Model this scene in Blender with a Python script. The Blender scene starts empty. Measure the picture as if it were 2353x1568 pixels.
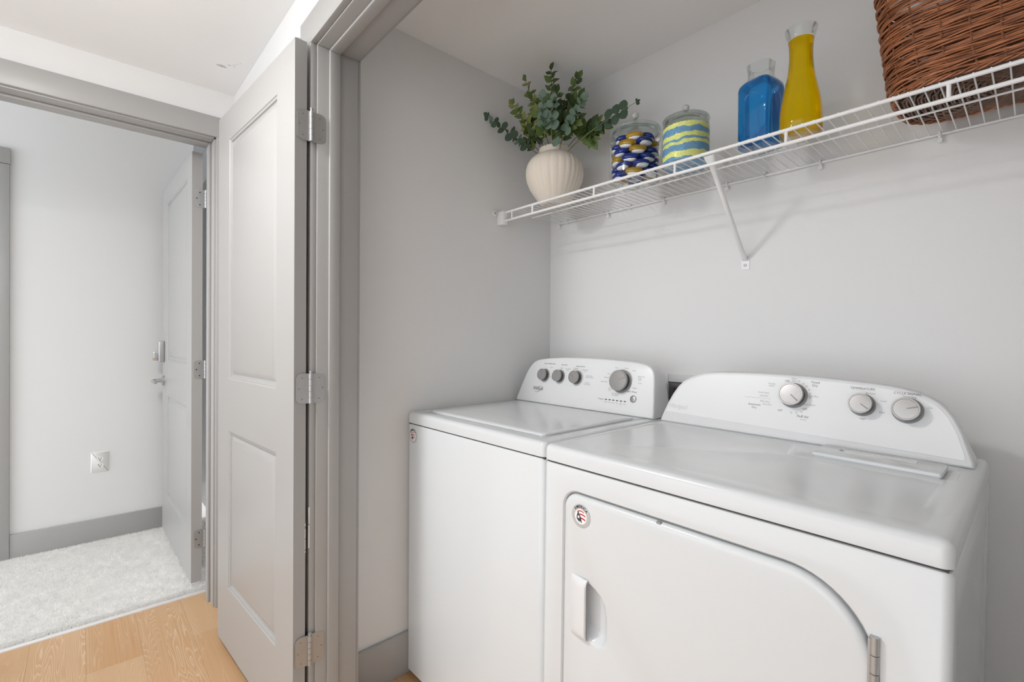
import bpy, bmesh, math, random
import numpy as np
from mathutils import Vector, Matrix
from math import sin, cos, pi, radians, sqrt, atan2
random.seed(7)
S = bpy.context.scene
COL = S.collection

# ------------------------------------------------------------------ camera
cam = bpy.data.cameras.new('camera'); co = bpy.data.objects.new('camera', cam); COL.objects.link(co)
yaw, pitch, roll = radians(47.88), radians(-0.236), radians(0.317)
F = Vector((-sin(yaw)*cos(pitch), cos(yaw)*cos(pitch), sin(pitch)))
R = Vector((cos(yaw), sin(yaw), 0)); U = R.cross(F)
R, U = R*cos(roll)+U*sin(roll), -R*sin(roll)+U*cos(roll)
co.matrix_world = Matrix(((R.x, U.x, -F.x, 0), (R.y, U.y, -F.y, 0), (R.z, U.z, -F.z, 1.229), (0, 0, 0, 1)))
cam.sensor_width = 36; cam.lens = 1092.1/2353*36; cam.clip_start = .02
S.camera = co
# ------------------------------------------------------------------ world, lights, exposure
w = bpy.data.worlds.new('daylight'); S.world = w; w.use_nodes = True
w.node_tree.nodes['Background'].inputs[0].default_value = (0.93, 0.955, 1.0, 1)
w.node_tree.nodes['Background'].inputs[1].default_value = 1.55
def area(name, loc, rot, size, power, color, sy=None, shape='RECTANGLE', spread=None):
    l = bpy.data.lights.new(name, 'AREA'); l.energy = power; l.color = color; l.shape = shape; l.size = size
    if sy: l.size_y = sy
    if spread: l.spread = radians(spread)
    o = bpy.data.objects.new(name, l); COL.objects.link(o); o.location = loc; o.rotation_euler = rot
    return o
pl_ = bpy.data.lights.new('hall_lamp_light', 'POINT'); pl_.energy = 6; pl_.color = (.985, .99, 1); pl_.shadow_soft_size = .075
po_ = bpy.data.objects.new('hall_lamp_light', pl_); COL.objects.link(po_); po_.location = (-1.42, -.32, 2.17)
area('bedroom_window_light', (-3.2, -2.6, 1.5), (radians(90), 0, 0), 1.1, 15, (.90, .95, 1.0), sy=1.5)
area('hall_lamp_downlight', (-1.42, -.32, 2.262), (0, 0, 0), .26, 10, (.985, .99, 1), shape='DISK')
S.view_settings.view_transform = 'Standard'; S.view_settings.look = 'None'
S.view_settings.gamma = 1; S.view_settings.use_curve_mapping = False
S.view_settings.exposure = 0.66

def srgb(r, g, b):
    f = lambda c: (c/255/12.92) if c/255 <= .04045 else ((c/255+.055)/1.055)**2.4
    return (f(r), f(g), f(b), 1)
def mat(name, col, rough=.5, metal=0, bump=0, bscale=200, var=0, spec=.5, coat=0, trans=0, ior=1.45, emit=0, alpha=1):
    m = bpy.data.materials.new(name); m.use_nodes = True; nt = m.node_tree; b = nt.nodes['Principled BSDF']
    c = srgb(*col)
    b.inputs['Base Color'].default_value = c; b.inputs['Roughness'].default_value = rough
    b.inputs['Metallic'].default_value = metal; b.inputs['Specular IOR Level'].default_value = spec
    b.inputs['Coat Weight'].default_value = coat; b.inputs['Coat Roughness'].default_value = .05
    b.inputs['Transmission Weight'].default_value = trans; b.inputs['IOR'].default_value = ior
    if emit:
        b.inputs['Emission Color'].default_value = c; b.inputs['Emission Strength'].default_value = emit
    tc = nt.nodes.new('ShaderNodeTexCoord')
    nz = nt.nodes.new('ShaderNodeTexNoise'); nz.inputs['Scale'].default_value = bscale; nz.inputs['Detail'].default_value = 4
    nt.links.new(tc.outputs['Object'], nz.inputs['Vector'])
    if bump:
        bp = nt.nodes.new('ShaderNodeBump'); bp.inputs['Strength'].default_value = bump; bp.inputs['Distance'].default_value = .001
        nt.links.new(nz.outputs['Fac'], bp.inputs['Height']); nt.links.new(bp.outputs[0], b.inputs['Normal'])
    if var:
        mx = nt.nodes.new('ShaderNodeMix'); mx.data_type = 'RGBA'; mx.inputs[6].default_value = c
        mx.inputs[7].default_value = tuple(x*(1-var) for x in c[:3])+(1,)
        nt.links.new(nz.outputs['Fac'], mx.inputs[0]); nt.links.new(mx.outputs[2], b.inputs['Base Color'])
    return m
M = dict(
 wall=mat('wall_paint', (231, 231, 230), .75, bump=.12, bscale=350, var=.02),
 ceil=mat('ceiling_paint', (245, 246, 246), .85, bump=.2, bscale=250, var=.02),
 trim=mat('grey_trim_paint', (170, 169, 167), .38, bump=.05, bscale=120, var=.03),
 enamel=mat('white_enamel', (213, 216, 217), .2, coat=.12, bump=.01, bscale=30),
 plastic=mat('white_plastic', (222, 223, 224), .28, bump=.02, bscale=400),
 face=mat('console_face', (232, 233, 233), .3, bump=.02, bscale=600),
 gap=mat('dark_gap', (70, 70, 70), .7, var=.1),
 silver=mat('silver_knob', (172, 170, 168), .36, metal=.62, bump=.03, bscale=300),
 skirt=mat('dark_knob_skirt', (72, 70, 69), .4, var=.1),
 ring=mat('grey_ring', (150, 150, 149), .5, var=.05),
 ink=mat('grey_lettering', (112, 111, 110), .5, var=.05),
 inkl=mat('pale_lettering', (164, 163, 162), .5, var=.05),
 ink_faint=mat('faint_lettering', (212, 211, 209), .5, var=.03),
 nickel=mat('satin_nickel', (188, 189, 189), .38, metal=.7, bump=.06, bscale=90, var=.12),
 chrome=mat('bright_chrome', (215, 215, 215), .15, metal=1, var=.05),
 screwhole=mat('screw_slot', (40, 38, 36), .6, var=.1),
 wire=mat('white_vinyl_wire', (240, 240, 240), .32, bump=.02, bscale=200),
 glass=mat('clear_glass', (252, 255, 254), .0, trans=1, ior=1.45, bump=.01, bscale=20),
 blue=mat('blue_liquid', (45, 165, 240), .02, trans=.82, ior=1.34, bump=.01, bscale=20),
 yellow=mat('yellow_liquid', (255, 218, 0), .02, trans=.72, ior=1.34, bump=.01, bscale=20),
 podb=mat('blue_pod_gel', (34, 62, 165), .08, trans=.3, ior=1.36, coat=.5, var=.3, bscale=60),
 pody=mat('amber_pod_gel', (244, 196, 60), .08, trans=.55, ior=1.36, coat=.5, var=.25, bscale=60),
 podw=mat('white_pod_gel', (240, 243, 246), .15, coat=.5, var=.05),
 ceramic=mat('cream_ceramic', (234, 224, 210), .8, bump=.35, bscale=180, var=.12),
 plate=mat('outlet_plastic', (240, 240, 238), .3, var=.02),
 black=mat('slot_dark', (45, 45, 45), .6, var=.1),
 strip=mat('threshold_white', (225, 224, 222), .5, var=.05),
 red=mat('badge_red', (196, 62, 50), .5, var=.05), navy=mat('badge_navy', (52, 56, 72), .5, var=.05),
 badge=mat('badge_grey', (190, 189, 187), .4, var=.04), bwhite=mat('badge_white', (238, 238, 238), .4, var=.02),
 chip=mat('chipped_paint', (226, 224, 220), .8, bump=.6, bscale=900, var=.1),
 stem=mat('plant_stem', (118, 104, 70), .7, var=.3, bscale=90), stemg=mat('pale_green_stem', (128, 142, 98), .6, var=.2, bscale=90),
 lamp=mat('lamp_diffuser', (255, 247, 236), .5, emit=6, var=.01),
 blem=mat('rough_paint', (206, 206, 205), .9, bump=.8, bscale=500, var=.2),
 backing=mat('grey_recess', (120, 118, 115), .6, var=.1),
)
def leafmat(name, c):
    m = mat(name, c, .55, bump=.3, bscale=160, var=.45)
    m.node_tree.nodes['Principled BSDF'].inputs['Subsurface Weight'].default_value = 0
    return m
M['euc'] = leafmat('blue_green_leaf', (124, 150, 132)); M['eucd'] = leafmat('dark_green_leaf', (76, 102, 80))
M['ivy'] = leafmat('mid_green_leaf', (110, 134, 70)); M['ivyl'] = leafmat('yellow_green_leaf', (150, 160, 90))
M['ivyd'] = leafmat('deep_green_leaf', (76, 98, 54)); M['bright'] = leafmat('bright_green_leaf', (110, 150, 92))

def thin_glass(name, tint):
    m = bpy.data.materials.new(name); m.use_nodes = True; nt = m.node_tree
    nt.nodes.remove(nt.nodes['Principled BSDF']); out = nt.nodes['Material Output']; N = nt.nodes.new; L = nt.links.new
    t = N('ShaderNodeBsdfTransparent'); t.inputs[0].default_value = tint
    g = N('ShaderNodeBsdfGlossy'); g.inputs['Roughness'].default_value = .02; g.inputs[0].default_value = (1, 1, 1, 1)
    lw = N('ShaderNodeLayerWeight'); lw.inputs[0].default_value = .26
    nz = N('ShaderNodeTexNoise'); nz.inputs['Scale'].default_value = 14; bp = N('ShaderNodeBump'); bp.inputs['Strength'].default_value = .05; bp.inputs['Distance'].default_value = .004
    L(nz.outputs['Fac'], bp.inputs['Height']); L(bp.outputs[0], g.inputs['Normal'])
    mr = N('ShaderNodeMath'); mr.operation = 'MULTIPLY'; mr.inputs[1].default_value = .62; L(lw.outputs['Fresnel'], mr.inputs[0])
    mx = N('ShaderNodeMixShader'); L(mr.outputs[0], mx.inputs[0]); L(t.outputs[0], mx.inputs[1]); L(g.outputs[0], mx.inputs[2]); L(mx.outputs[0], out.inputs[0])
    return m
M['thin'] = thin_glass('thin_clear_glass', (.96, .975, .97, 1)); M['lidglass'] = thin_glass('lid_glass', (.84, .875, .865, 1))
M['ball'] = mat('bubbled_glass', (226, 226, 224), .12, trans=.45, ior=1.45, bump=.5, bscale=300, coat=.5)
def wood_mat():
    m = bpy.data.materials.new('limed_oak'); m.use_nodes = True; nt = m.node_tree; b = nt.nodes['Principled BSDF']
    N = nt.nodes.new; L = nt.links.new
    tc = N('ShaderNodeTexCoord'); oi = N('ShaderNodeObjectInfo')
    mp = N('ShaderNodeMapping'); mp.inputs['Scale'].default_value = (1.0, 13, 1)
    off = N('ShaderNodeVectorMath'); off.operation = 'SCALE'; off.inputs[0].default_value = (37, 23, 11)
    L(oi.outputs['Random'], off.inputs['Scale'])
    ad = N('ShaderNodeVectorMath'); ad.operation = 'ADD'
    L(tc.outputs['Object'], mp.inputs[0]); L(mp.outputs[0], ad.inputs[0]); L(off.outputs[0], ad.inputs[1])
    n1 = N('ShaderNodeTexNoise'); n1.inputs['Scale'].default_value = .8; n1.inputs['Detail'].default_value = 3; n1.inputs['Roughness'].default_value = .42
    L(ad.outputs[0], n1.inputs['Vector'])
    mu = N('ShaderNodeMath'); mu.operation = 'MULTIPLY'; mu.inputs[1].default_value = 46; L(n1.outputs['Fac'], mu.inputs[0])
    fr = N('ShaderNodeMath'); fr.operation = 'FRACT'; L(mu.outputs[0], fr.inputs[0])
    r1 = N('ShaderNodeValToRGB'); r1.color_ramp.elements[0].position = .0; r1.color_ramp.elements[0].color = (1, 1, 1, 1)
    e = r1.color_ramp.elements.new(.16); e.color = (.25, .25, .25, 1); r1.color_ramp.elements[1].position = .22
    r1.color_ramp.elements[-1].position = .6; r1.color_ramp.elements[-1].color = (0, 0, 0, 1)
    L(fr.outputs[0], r1.inputs[0])
    n2 = N('ShaderNodeTexNoise'); n2.inputs['Scale'].default_value = 1.0; n2.inputs['Detail'].default_value = 6
    m2 = N('ShaderNodeMapping'); m2.inputs['Scale'].default_value = (2, 16, 1)
    L(ad.outputs[0], m2.inputs[0]); L(m2.outputs[0], n2.inputs['Vector'])
    base = N('ShaderNodeMix'); base.data_type = 'RGBA'
    base.inputs[6].default_value = srgb(206, 166, 122); base.inputs[7].default_value = srgb(180, 134, 90); L(n2.outputs['Fac'], base.inputs[0])
    pl = N('ShaderNodeMix'); pl.data_type = 'RGBA'; pl.inputs[7].default_value = srgb(202, 166, 128)
    L(oi.outputs['Random'], pl.inputs[0]); L(base.outputs[2], pl.inputs[6])
    fin = N('ShaderNodeMix'); fin.data_type = 'RGBA'; fin.inputs[7].default_value = srgb(224, 204, 178)
    sc = N('ShaderNodeMath'); sc.operation = 'MULTIPLY'; sc.inputs[1].default_value = .72; n3 = N('ShaderNodeTexNoise'); n3.inputs['Scale'].default_value = .9; L(ad.outputs[0], n3.inputs['Vector'])
    mr3 = N('ShaderNodeMapRange'); mr3.inputs['From Min'].default_value = .4; mr3.inputs['From Max'].default_value = .58; L(n3.outputs['Fac'], mr3.inputs[0])
    mu3 = N('ShaderNodeMath'); mu3.operation = 'MULTIPLY'; L(r1.outputs[0], mu3.inputs[0]); L(mr3.outputs[0], mu3.inputs[1]); L(mu3.outputs[0], sc.inputs[0])
    L(sc.outputs[0], fin.inputs[0]); L(pl.outputs[2], fin.inputs[6]); L(fin.outputs[2], b.inputs['Base Color'])
    b.inputs['Roughness'].default_value = .45
    bp = N('ShaderNodeBump'); bp.inputs['Strength'].default_value = .15; bp.inputs['Distance'].default_value = .0006
    L(n2.outputs['Fac'], bp.inputs['Height']); L(bp.outputs[0], b.inputs['Normal'])
    return m
M['wood'] = wood_mat()
def carpet_mat():
    m = bpy.data.materials.new('pale_carpet'); m.use_nodes = True; nt = m.node_tree; b = nt.nodes['Principled BSDF']
    N = nt.nodes.new; L = nt.links.new
    tc = N('ShaderNodeTexCoord'); n = N('ShaderNodeTexNoise'); n.inputs['Scale'].default_value = 420; n.inputs['Detail'].default_value = 3
    n2 = N('ShaderNodeTexNoise'); n2.inputs['Scale'].default_value = 40; n2.inputs['Detail'].default_value = 3
    L(tc.outputs['Object'], n.inputs['Vector']); L(tc.outputs['Object'], n2.inputs['Vector'])
    mx = N('ShaderNodeMix'); mx.data_type = 'RGBA'; mx.inputs[6].default_value = srgb(226, 224, 221); mx.inputs[7].default_value = srgb(255, 254, 252)
    ml = N('ShaderNodeMath'); ml.operation = 'ADD'; L(n.outputs['Fac'], ml.inputs[0]); L(n2.outputs['Fac'], ml.inputs[1])
    sb = N('ShaderNodeMath'); sb.operation = 'SUBTRACT'; sb.inputs[1].default_value = .5; L(ml.outputs[0], sb.inputs[0])
    L(sb.outputs[0], mx.inputs[0]); L(mx.outputs[2], b.inputs['Base Color']); b.inputs['Roughness'].default_value = .95
    b.inputs['Specular IOR Level'].default_value = .1
    tr = N('ShaderNodeBsdfTranslucent'); tr.inputs[0].default_value = srgb(255, 254, 252); ms = N('ShaderNodeMixShader'); ms.inputs[0].default_value = .45
    L(b.outputs[0], ms.inputs[1]); L(tr.outputs[0], ms.inputs[2]); L(ms.outputs[0], nt.nodes['Material Output'].inputs[0])
    return m
M['carpet'] = carpet_mat()
def bead_mat():
    m = bpy.data.materials.new('striped_scent_grains'); m.use_nodes = True; nt = m.node_tree; b = nt.nodes['Principled BSDF']
    N = nt.nodes.new; L = nt.links.new
    tc = N('ShaderNodeTexCoord'); sp = N('ShaderNodeSeparateXYZ'); L(tc.outputs['Object'], sp.inputs[0])
    n = N('ShaderNodeTexNoise'); n.inputs['Scale'].default_value = 22; L(tc.outputs['Object'], n.inputs['Vector'])
    w1 = N('ShaderNodeMath'); w1.operation = 'MULTIPLY_ADD'; w1.inputs[1].default_value = .028; L(n.outputs['Fac'], w1.inputs[0]); L(sp.outputs['Z'], w1.inputs[2])
    r = N('ShaderNodeValToRGB'); r.color_ramp.interpolation = 'CONSTANT'
    mm = N('ShaderNodeMath'); mm.operation = 'DIVIDE'; mm.inputs[1].default_value = .137; L(w1.outputs[0], mm.inputs[0]); L(mm.outputs[0], r.inputs[0])
    Yc = srgb(246, 246, 176); Bc = srgb(140, 184, 228); Wc = srgb(222, 226, 238)
    els = [(0, Bc), (.13, Wc), (.17, Bc), (.25, Yc), (.38, Bc), (.52, Yc), (.60, Bc), (.66, Yc), (.77, Bc), (.9, Yc)]
    r.color_ramp.elements[0].color = els[0][1]; r.color_ramp.elements[1].position = els[1][0]; r.color_ramp.elements[1].color = els[1][1]
    for p, c in els[2:]:
        e = r.color_ramp.elements.new(p); e.color = c
    v = N('ShaderNodeTexVoronoi'); v.inputs['Scale'].default_value = 420; L(tc.outputs['Object'], v.inputs['Vector'])
    hs = N('ShaderNodeSeparateColor'); L(v.outputs['Color'], hs.inputs[0])
    mx = N('ShaderNodeMix'); mx.data_type = 'RGBA'; mx.blend_type = 'MULTIPLY'; mx.inputs[0].default_value = 1
    rr = N('ShaderNodeMapRange'); rr.inputs['To Min'].default_value = .9; rr.inputs['To Max'].default_value = 1.35; L(hs.outputs[0], rr.inputs[0])
    cc = N('ShaderNodeCombineColor'); L(rr.outputs[0], cc.inputs[0]); L(rr.outputs[0], cc.inputs[1]); cc.inputs[2].default_value = 1
    L(r.outputs[0], mx.inputs[6]); L(cc.outputs[0], mx.inputs[7]); L(mx.outputs[2], b.inputs['Base Color'])
    b.inputs['Roughness'].default_value = .7
    return m
M['beads'] = bead_mat()
def wicker_mat(name, a, c):
    m = bpy.data.materials.new(name); m.use_nodes = True; nt = m.node_tree; b = nt.nodes['Principled BSDF']
    N = nt.nodes.new; L = nt.links.new
    tc = N('ShaderNodeTexCoord'); mp = N('ShaderNodeMapping'); mp.inputs['Scale'].default_value = (14, 14, 130)
    n = N('ShaderNodeTexNoise'); n.inputs['Scale'].default_value = 1.5; n.inputs['Detail'].default_value = 4
    L(tc.outputs['Object'], mp.inputs[0]); L(mp.outputs[0], n.inputs['Vector'])
    r = N('ShaderNodeValToRGB'); r.color_ramp.elements[0].position = .3; r.color_ramp.elements[1].position = .7
    r.color_ramp.elements[0].color = srgb(*a); r.color_ramp.elements[1].color = srgb(*c)
    L(n.outputs['Fac'], r.inputs[0]); L(r.outputs[0], b.inputs['Base Color']); b.inputs['Roughness'].default_value = .42
    return m
M['wick'] = wicker_mat('brown_wicker', (92, 50, 30), (192, 124, 80)); M['wickd'] = wicker_mat('brown_wicker_stake', (92, 54, 34), (158, 100, 62))
M['wickb'] = wicker_mat('base_wicker', (94, 70, 56), (140, 112, 94))

# ------------------------------------------------------------------ helpers
def mesh_obj(name, bm, m, parent=None, sharp=35, flat=False, shift=None):
    me = bpy.data.meshes.new(name)
    if shift is not None: bmesh.ops.translate(bm, verts=bm.verts, vec=-Vector(shift))
    bm.normal_update(); bm.to_mesh(me); bm.free()
    if not flat:
        me.polygons.foreach_set('use_smooth', [True]*len(me.polygons)); me.set_sharp_from_angle(angle=radians(sharp))
    me.materials.append(m)
    o = bpy.data.objects.new(name, me); COL.objects.link(o)
    if parent: o.parent = parent
    return o
def P(name, bm, m, parent, **k):
    """part authored in world coordinates of an unrotated parent chain"""
    s = Vector((0, 0, 0)); q = parent
    while q is not None: s += Vector(q.location); q = q.parent
    return mesh_obj(name, bm, m, parent, shift=s, **k)
def tag(o, label=None, cat=None, group=None, kind=None):
    if label: o['label'] = label
    if cat: o['category'] = cat
    if group: o['group'] = group
    if kind: o['kind'] = kind
    return o
def empty(name, loc, rz=0, **k):
    o = bpy.data.objects.new(name, None); COL.objects.link(o); o.location = loc; o.rotation_euler = (0, 0, rz); o.empty_display_size = .05
    return tag(o, **k)
def box(bm, x0, x1, y0, y1, z0, z1, bev=0, seg=2, mi=0):
    r = bmesh.ops.create_cube(bm, size=1)
    for v in r['verts']:
        v.co = Vector((x0+(v.co.x+.5)*(x1-x0), y0+(v.co.y+.5)*(y1-y0), z0+(v.co.z+.5)*(z1-z0)))
    if bev:
        es = list({e for v in r['verts'] for e in v.link_edges})
        bmesh.ops.bevel(bm, geom=es, offset=bev, segments=seg, profile=.5, affect='EDGES')
    return r
def tube(bm, pts, r, n=8, cap=True, closed=False):
    pts = [Vector(p) for p in pts]; rings = []; up0 = None
    m = len(pts)
    rad = r if hasattr(r, '__len__') else [r]*m
    for i, p in enumerate(pts):
        if closed: t = pts[(i+1) % m]-pts[i-1]
        else: t = (pts[min(i+1, m-1)]-pts[max(i-1, 0)])
        t.normalize()
        if up0 is None:
            up0 = Vector((0, 0, 1)) if abs(t.z) < .9 else Vector((1, 0, 0))
        a = t.cross(up0); a.normalize(); b = t.cross(a); b.normalize(); up0 = -b if not closed else up0
        rings.append([bm.verts.new(p+rad[i]*(cos(2*pi*k/n)*a+sin(2*pi*k/n)*b)) for k in range(n)])
    rr = range(m if closed else m-1)
    for i in rr:
        A, B = rings[i], rings[(i+1) % m]
        for k in range(n): bm.faces.new((A[k], A[(k+1) % n], B[(k+1) % n], B[k]))
    if cap and not closed:
        bm.faces.new(rings[0][::-1]); bm.faces.new(rings[-1])
def lathe(bm, prof, c=(0, 0, 0), n=40, fn=None, caps=True):
    c = Vector(c); rings = []
    for j, (r, z) in enumerate(prof):
        rings.append([bm.verts.new(c+Vector(((r*(fn(2*pi*k/n, z) if fn else 1))*cos(2*pi*k/n), (r*(fn(2*pi*k/n, z) if fn else 1))*sin(2*pi*k/n), z))) for k in range(n)])
    for i in range(len(rings)-1):
        A, B = rings[i], rings[i+1]
        for k in range(n): bm.faces.new((A[k], A[(k+1) % n], B[(k+1) % n], B[k]))
    if caps:
        bm.faces.new(rings[0][::-1]); bm.faces.new(rings[-1])
def loft(bm, rings, cap0=True, cap1=True):
    V = [[bm.verts.new(p) for p in r] for r in rings]; n = len(V[0])
    for i in range(len(V)-1):
        for k in range(n): bm.faces.new((V[i][k], V[i][(k+1) % n], V[i+1][(k+1) % n], V[i+1][k]))
    if cap0: bm.faces.new(V[0][::-1])
    if cap1: bm.faces.new(V[-1])
    bmesh.ops.recalc_face_normals(bm, faces=bm.faces)
def rrect(x0, x1, z0, z1, rs, seg=8):
    """rounded rectangle points; rs = radii (bl, br, tr, tl)"""
    if not hasattr(rs, '__len__'): rs = [rs]*4
    out = []
    for (cx, cz, r, a0) in ((x0+rs[0], z0+rs[0], rs[0], pi), (x1-rs[1], z0+rs[1], rs[1], 1.5*pi), (x1-rs[2], z1-rs[2], rs[2], 0), (x0+rs[3], z1-rs[3], rs[3], .5*pi)):
        for k in range(seg+1):
            a = a0+k*.5*pi/seg; out.append((cx+r*cos(a), cz+r*sin(a)))
    return out
def offset_poly(pts, d):
    """inset polygon (ccw) by d"""
    n = len(pts); out = []
    for i in range(n):
        p0, p1, p2 = Vector(pts[i-1]), Vector(pts[i]), Vector(pts[(i+1) % n])
        a = (p1-p0); b = (p2-p1)
        if a.length < 1e-7: a = b
        if b.length < 1e-7: b = a
        a.normalize(); b.normalize(); na = Vector((-a.y, a.x)); nb = Vector((-b.y, b.x)); m = na+nb
        if m.length < 1e-6: m = na
        m.normalize(); s = d/max(.35, m.dot(na)); out.append((p1.x+m.x*s, p1.y+m.y*s))
    return out
def boolean(o, cutter, op='DIFFERENCE'):
    md = o.modifiers.new('b', 'BOOLEAN'); md.object = cutter; md.operation = op; md.solver = 'EXACT'
    dg = bpy.context.evaluated_depsgraph_get(); dg.update()
    me = bpy.data.meshes.new_from_object(o.evaluated_get(dg))
    o.modifiers.clear(); old = o.data; o.data = me; me.name = o.name
    bpy.data.objects.remove(cutter)
    me.polygons.foreach_set('use_smooth', [True]*len(me.polygons)); me.set_sharp_from_angle(angle=radians(35))
def disc(bm, c, n_, r, h, seg=24):
    """short cylinder with axis n_ from c to c+h*n_"""
    n_ = Vector(n_).normalized(); c = Vector(c)
    tube(bm, [c, c+n_*h], r, seg)
def copy_tree(o, parent=None):
    c = o.copy(); COL.objects.link(c); c.parent = parent
    for ch in [x for x in bpy.data.objects if x.parent == o]: copy_tree(ch, c)
    return c
def text_bm(bm, s, size, X, Z, frame, align='CENTER', extr=.0004, shear=0, sx=1, spacing=1, font_bold=0, curve=None):
    """lettering joined into bm; frame(x, z, out) maps panel coords to 3-D"""
    cu = bpy.data.curves.new('t', 'FONT'); cu.body = s; cu.size = size; cu.align_x = align; cu.align_y = 'CENTER'
    cu.resolution_u = 3; cu.shear = shear; cu.space_character = spacing; cu.offset = font_bold
    o = bpy.data.objects.new('t', cu); COL.objects.link(o)
    dg = bpy.context.evaluated_depsgraph_get(); dg.update()
    me = bpy.data.meshes.new_from_object(o.evaluated_get(dg))
    bpy.data.objects.remove(o); bpy.data.curves.remove(cu)
    n0 = len(bm.verts); bm.from_mesh(me); bpy.data.meshes.remove(me); bm.verts.ensure_lookup_table()
    for v in bm.verts[n0:]:
        if curve: x, z = curve(v.co.x, v.co.y)
        else: x, z = v.co.x*sx, v.co.y
        v.co = frame(X+x, Z+z, extr)
    for i in range(n0, len(bm.verts)): pass
    return bm

def mark_small():
    for o in bpy.data.objects:
        if o.name.split('.')[0] in ('lettering', 'dial_marks', 'faint_print', 'maker_logo', 'stripes', 'slots'): o['kind'] = 'stuff'
# ================================================================== SETTING
ZC = 2.348; YW = .522; YWB = .657; XL = -1.56; YB = 1.655; XR = .26; XF = -2.512; XFB = -2.662; XBED = -3.78; YBS = .665; ZCB = 2.585
def struct(name, boxes, m, parent=None, bev=0):
    bm = bmesh.new()
    for b in boxes: box(bm, *b, bev=bev)
    o = P(name, bm, m, parent) if parent else mesh_obj(name, bm, m)
    if not parent: o['kind'] = 'structure'
    return o
floor = struct('floor', [(-2.69, 2.4, -2.6, 1.8, -.06, -.008)], M['backing'])
pw = .165; y = -1.638; row = 0
while y < 1.66:
    x = -2.69 - random.random()*.9
    if abs(y-.012) < .02: x = -2.31-1.2*3
    elif abs(y-.342) < .02: x = -2.32-1.2*3
    while x < 2.4:
        a, b = max(x, -2.686), min(x+1.2, 2.4)
        if b-a > .03:
            bm = bmesh.new(); box(bm, -(b-a)/2+.00015, (b-a)/2-.00015, -pw/2+.00015, pw/2-.00015, -.008, 0, bev=.0003, seg=1)
            o = mesh_obj('plank', bm, M['wood'], floor); o.location = ((a+b)/2, y+pw/2, 0)
        x += 1.2
    y += pw; row += 1
carpet = struct('floor.001', [(-4.6, -2.69, -2.6, YBS, -.06, .002)], M['carpet'])
def pile():
    rng = np.random.default_rng(3); n = 150000
    x = rng.uniform(XBED, -2.712, n); y = rng.uniform(-.62, YBS-.01, n)
    n2 = 12000; x = np.concatenate([x, rng.uniform(-2.74, -2.706, n2)]); y = np.concatenate([y, rng.uniform(-.47, .6, n2)]); n += n2
    h = rng.uniform(.007, .0145, n)*(1+.10*np.sin(x*31+3*np.sin(y*27))*np.sin(y*29)); a = rng.uniform(0, 2*np.pi, n)
    wd = rng.uniform(.0016, .0032, n); lx = rng.normal(0, .0045, n); ly = rng.normal(0, .0045, n)
    V = np.zeros((n, 3, 3)); z0 = .002
    V[:, 0] = np.stack([x-wd*np.cos(a), y-wd*np.sin(a), np.full(n, z0)], 1)
    V[:, 1] = np.stack([x+wd*np.cos(a), y+wd*np.sin(a), np.full(n, z0)], 1)
    V[:, 2] = np.stack([x+lx, y+ly, z0+h], 1)
    me = bpy.data.meshes.new('pile'); me.vertices.add(3*n); me.vertices.foreach_set('co', V.reshape(-1))
    me.loops.add(3*n); me.loops.foreach_set('vertex_index', np.arange(3*n, dtype=np.int32))
    me.polygons.add(n); me.polygons.foreach_set('loop_start', np.arange(0, 3*n, 3, dtype=np.int32))
    me.update(); me.validate(); me.materials.append(M['carpet'])
    o = bpy.data.objects.new('pile', me); COL.objects.link(o); o.parent = carpet; o['kind'] = 'stuff'
pile()
struct('ceiling', [(XF, 2.4, -2.6, YW, ZC, ZC+.05), (XL, XR, YWB, YB, ZC, ZC+.05), (XF, 2.4, YW, YWB, ZC, ZC+.05), (XFB, XF, -2.6, YWB, ZC, ZC+.05), (-4.6, XFB-.001, -2.6, YBS, ZCB, ZCB+.05)], M['ceil'])
HZ = 2.108
cl = bpy.data.objects['ceiling']
for cx_, cy_, rx_, ry_ in ((-2.262, .425, .010, .018), (-2.235, .447, .003, .007), (-2.222, .462, .002, .006), (-2.205, .468, .0015, .004), (-2.19, .478, .002, .003), (-2.24, .465, .001, .004)):
    bm = bmesh.new(); loft(bm, [[(cx_+rx_*k_*(1+.3*sin(3*i))*cos(2*pi*i/14), cy_+ry_*k_*(1+.25*cos(5*i))*sin(2*pi*i/14), zz) for i in range(14)] for zz, k_ in ((ZC+.001, 1), (ZC-.0006, .9))])
    mesh_obj('paint_blemish', bm, M['blem'], cl)
struct('wall_front', [(XF, -1.47, YW, YWB, 0, ZC), (-1.47, .17, YW, YWB, HZ+.018, ZC), (.17, 2.4, YW, YWB, 0, ZC)], M['wall'])
struct('wall_left', [(XL-.1, XL, YWB, YB+.1, 0, ZC)], M['wall'])
struct('wall_back', [(XL, XR+.1, YB, YB+.1, 0, ZC)], M['wall'])
struct('wall_right', [(XR, XR+.1, YWB, YB, 0, ZC)], M['wall'])
FZ = 2.13
struct('wall_far', [(XFB, XF, .452, YW, 0, ZC), (XFB, XF, -.502, .452, FZ+.018, ZC), (XFB, XF, -2.6, -.502, 0, ZC)], M['wall'])
struct('wall_bedroom', [(XBED-.1, XBED, -2.6, .548, 0, ZCB)], M['wall'])
struct('wall_bedroom.001', [(-4.6, XFB, YBS, YBS+.1, 0, ZCB)], M['wall'])
struct('wall_bedroom.003', [(-4.7, -4.6, -2.6, YBS+.1, 0, ZCB)], M['wall'])
struct('wall_bedroom.002', [(XFB-.001, XFB+.05, -2.6, YBS, ZC+.05, ZCB)], M['wall'])
struct('wall_light_block', [(1.0, 1.1, -2.6, YW, 0, ZC)], M['wall'])  # unseen wall, added to keep world light from coming in on the right
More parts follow.
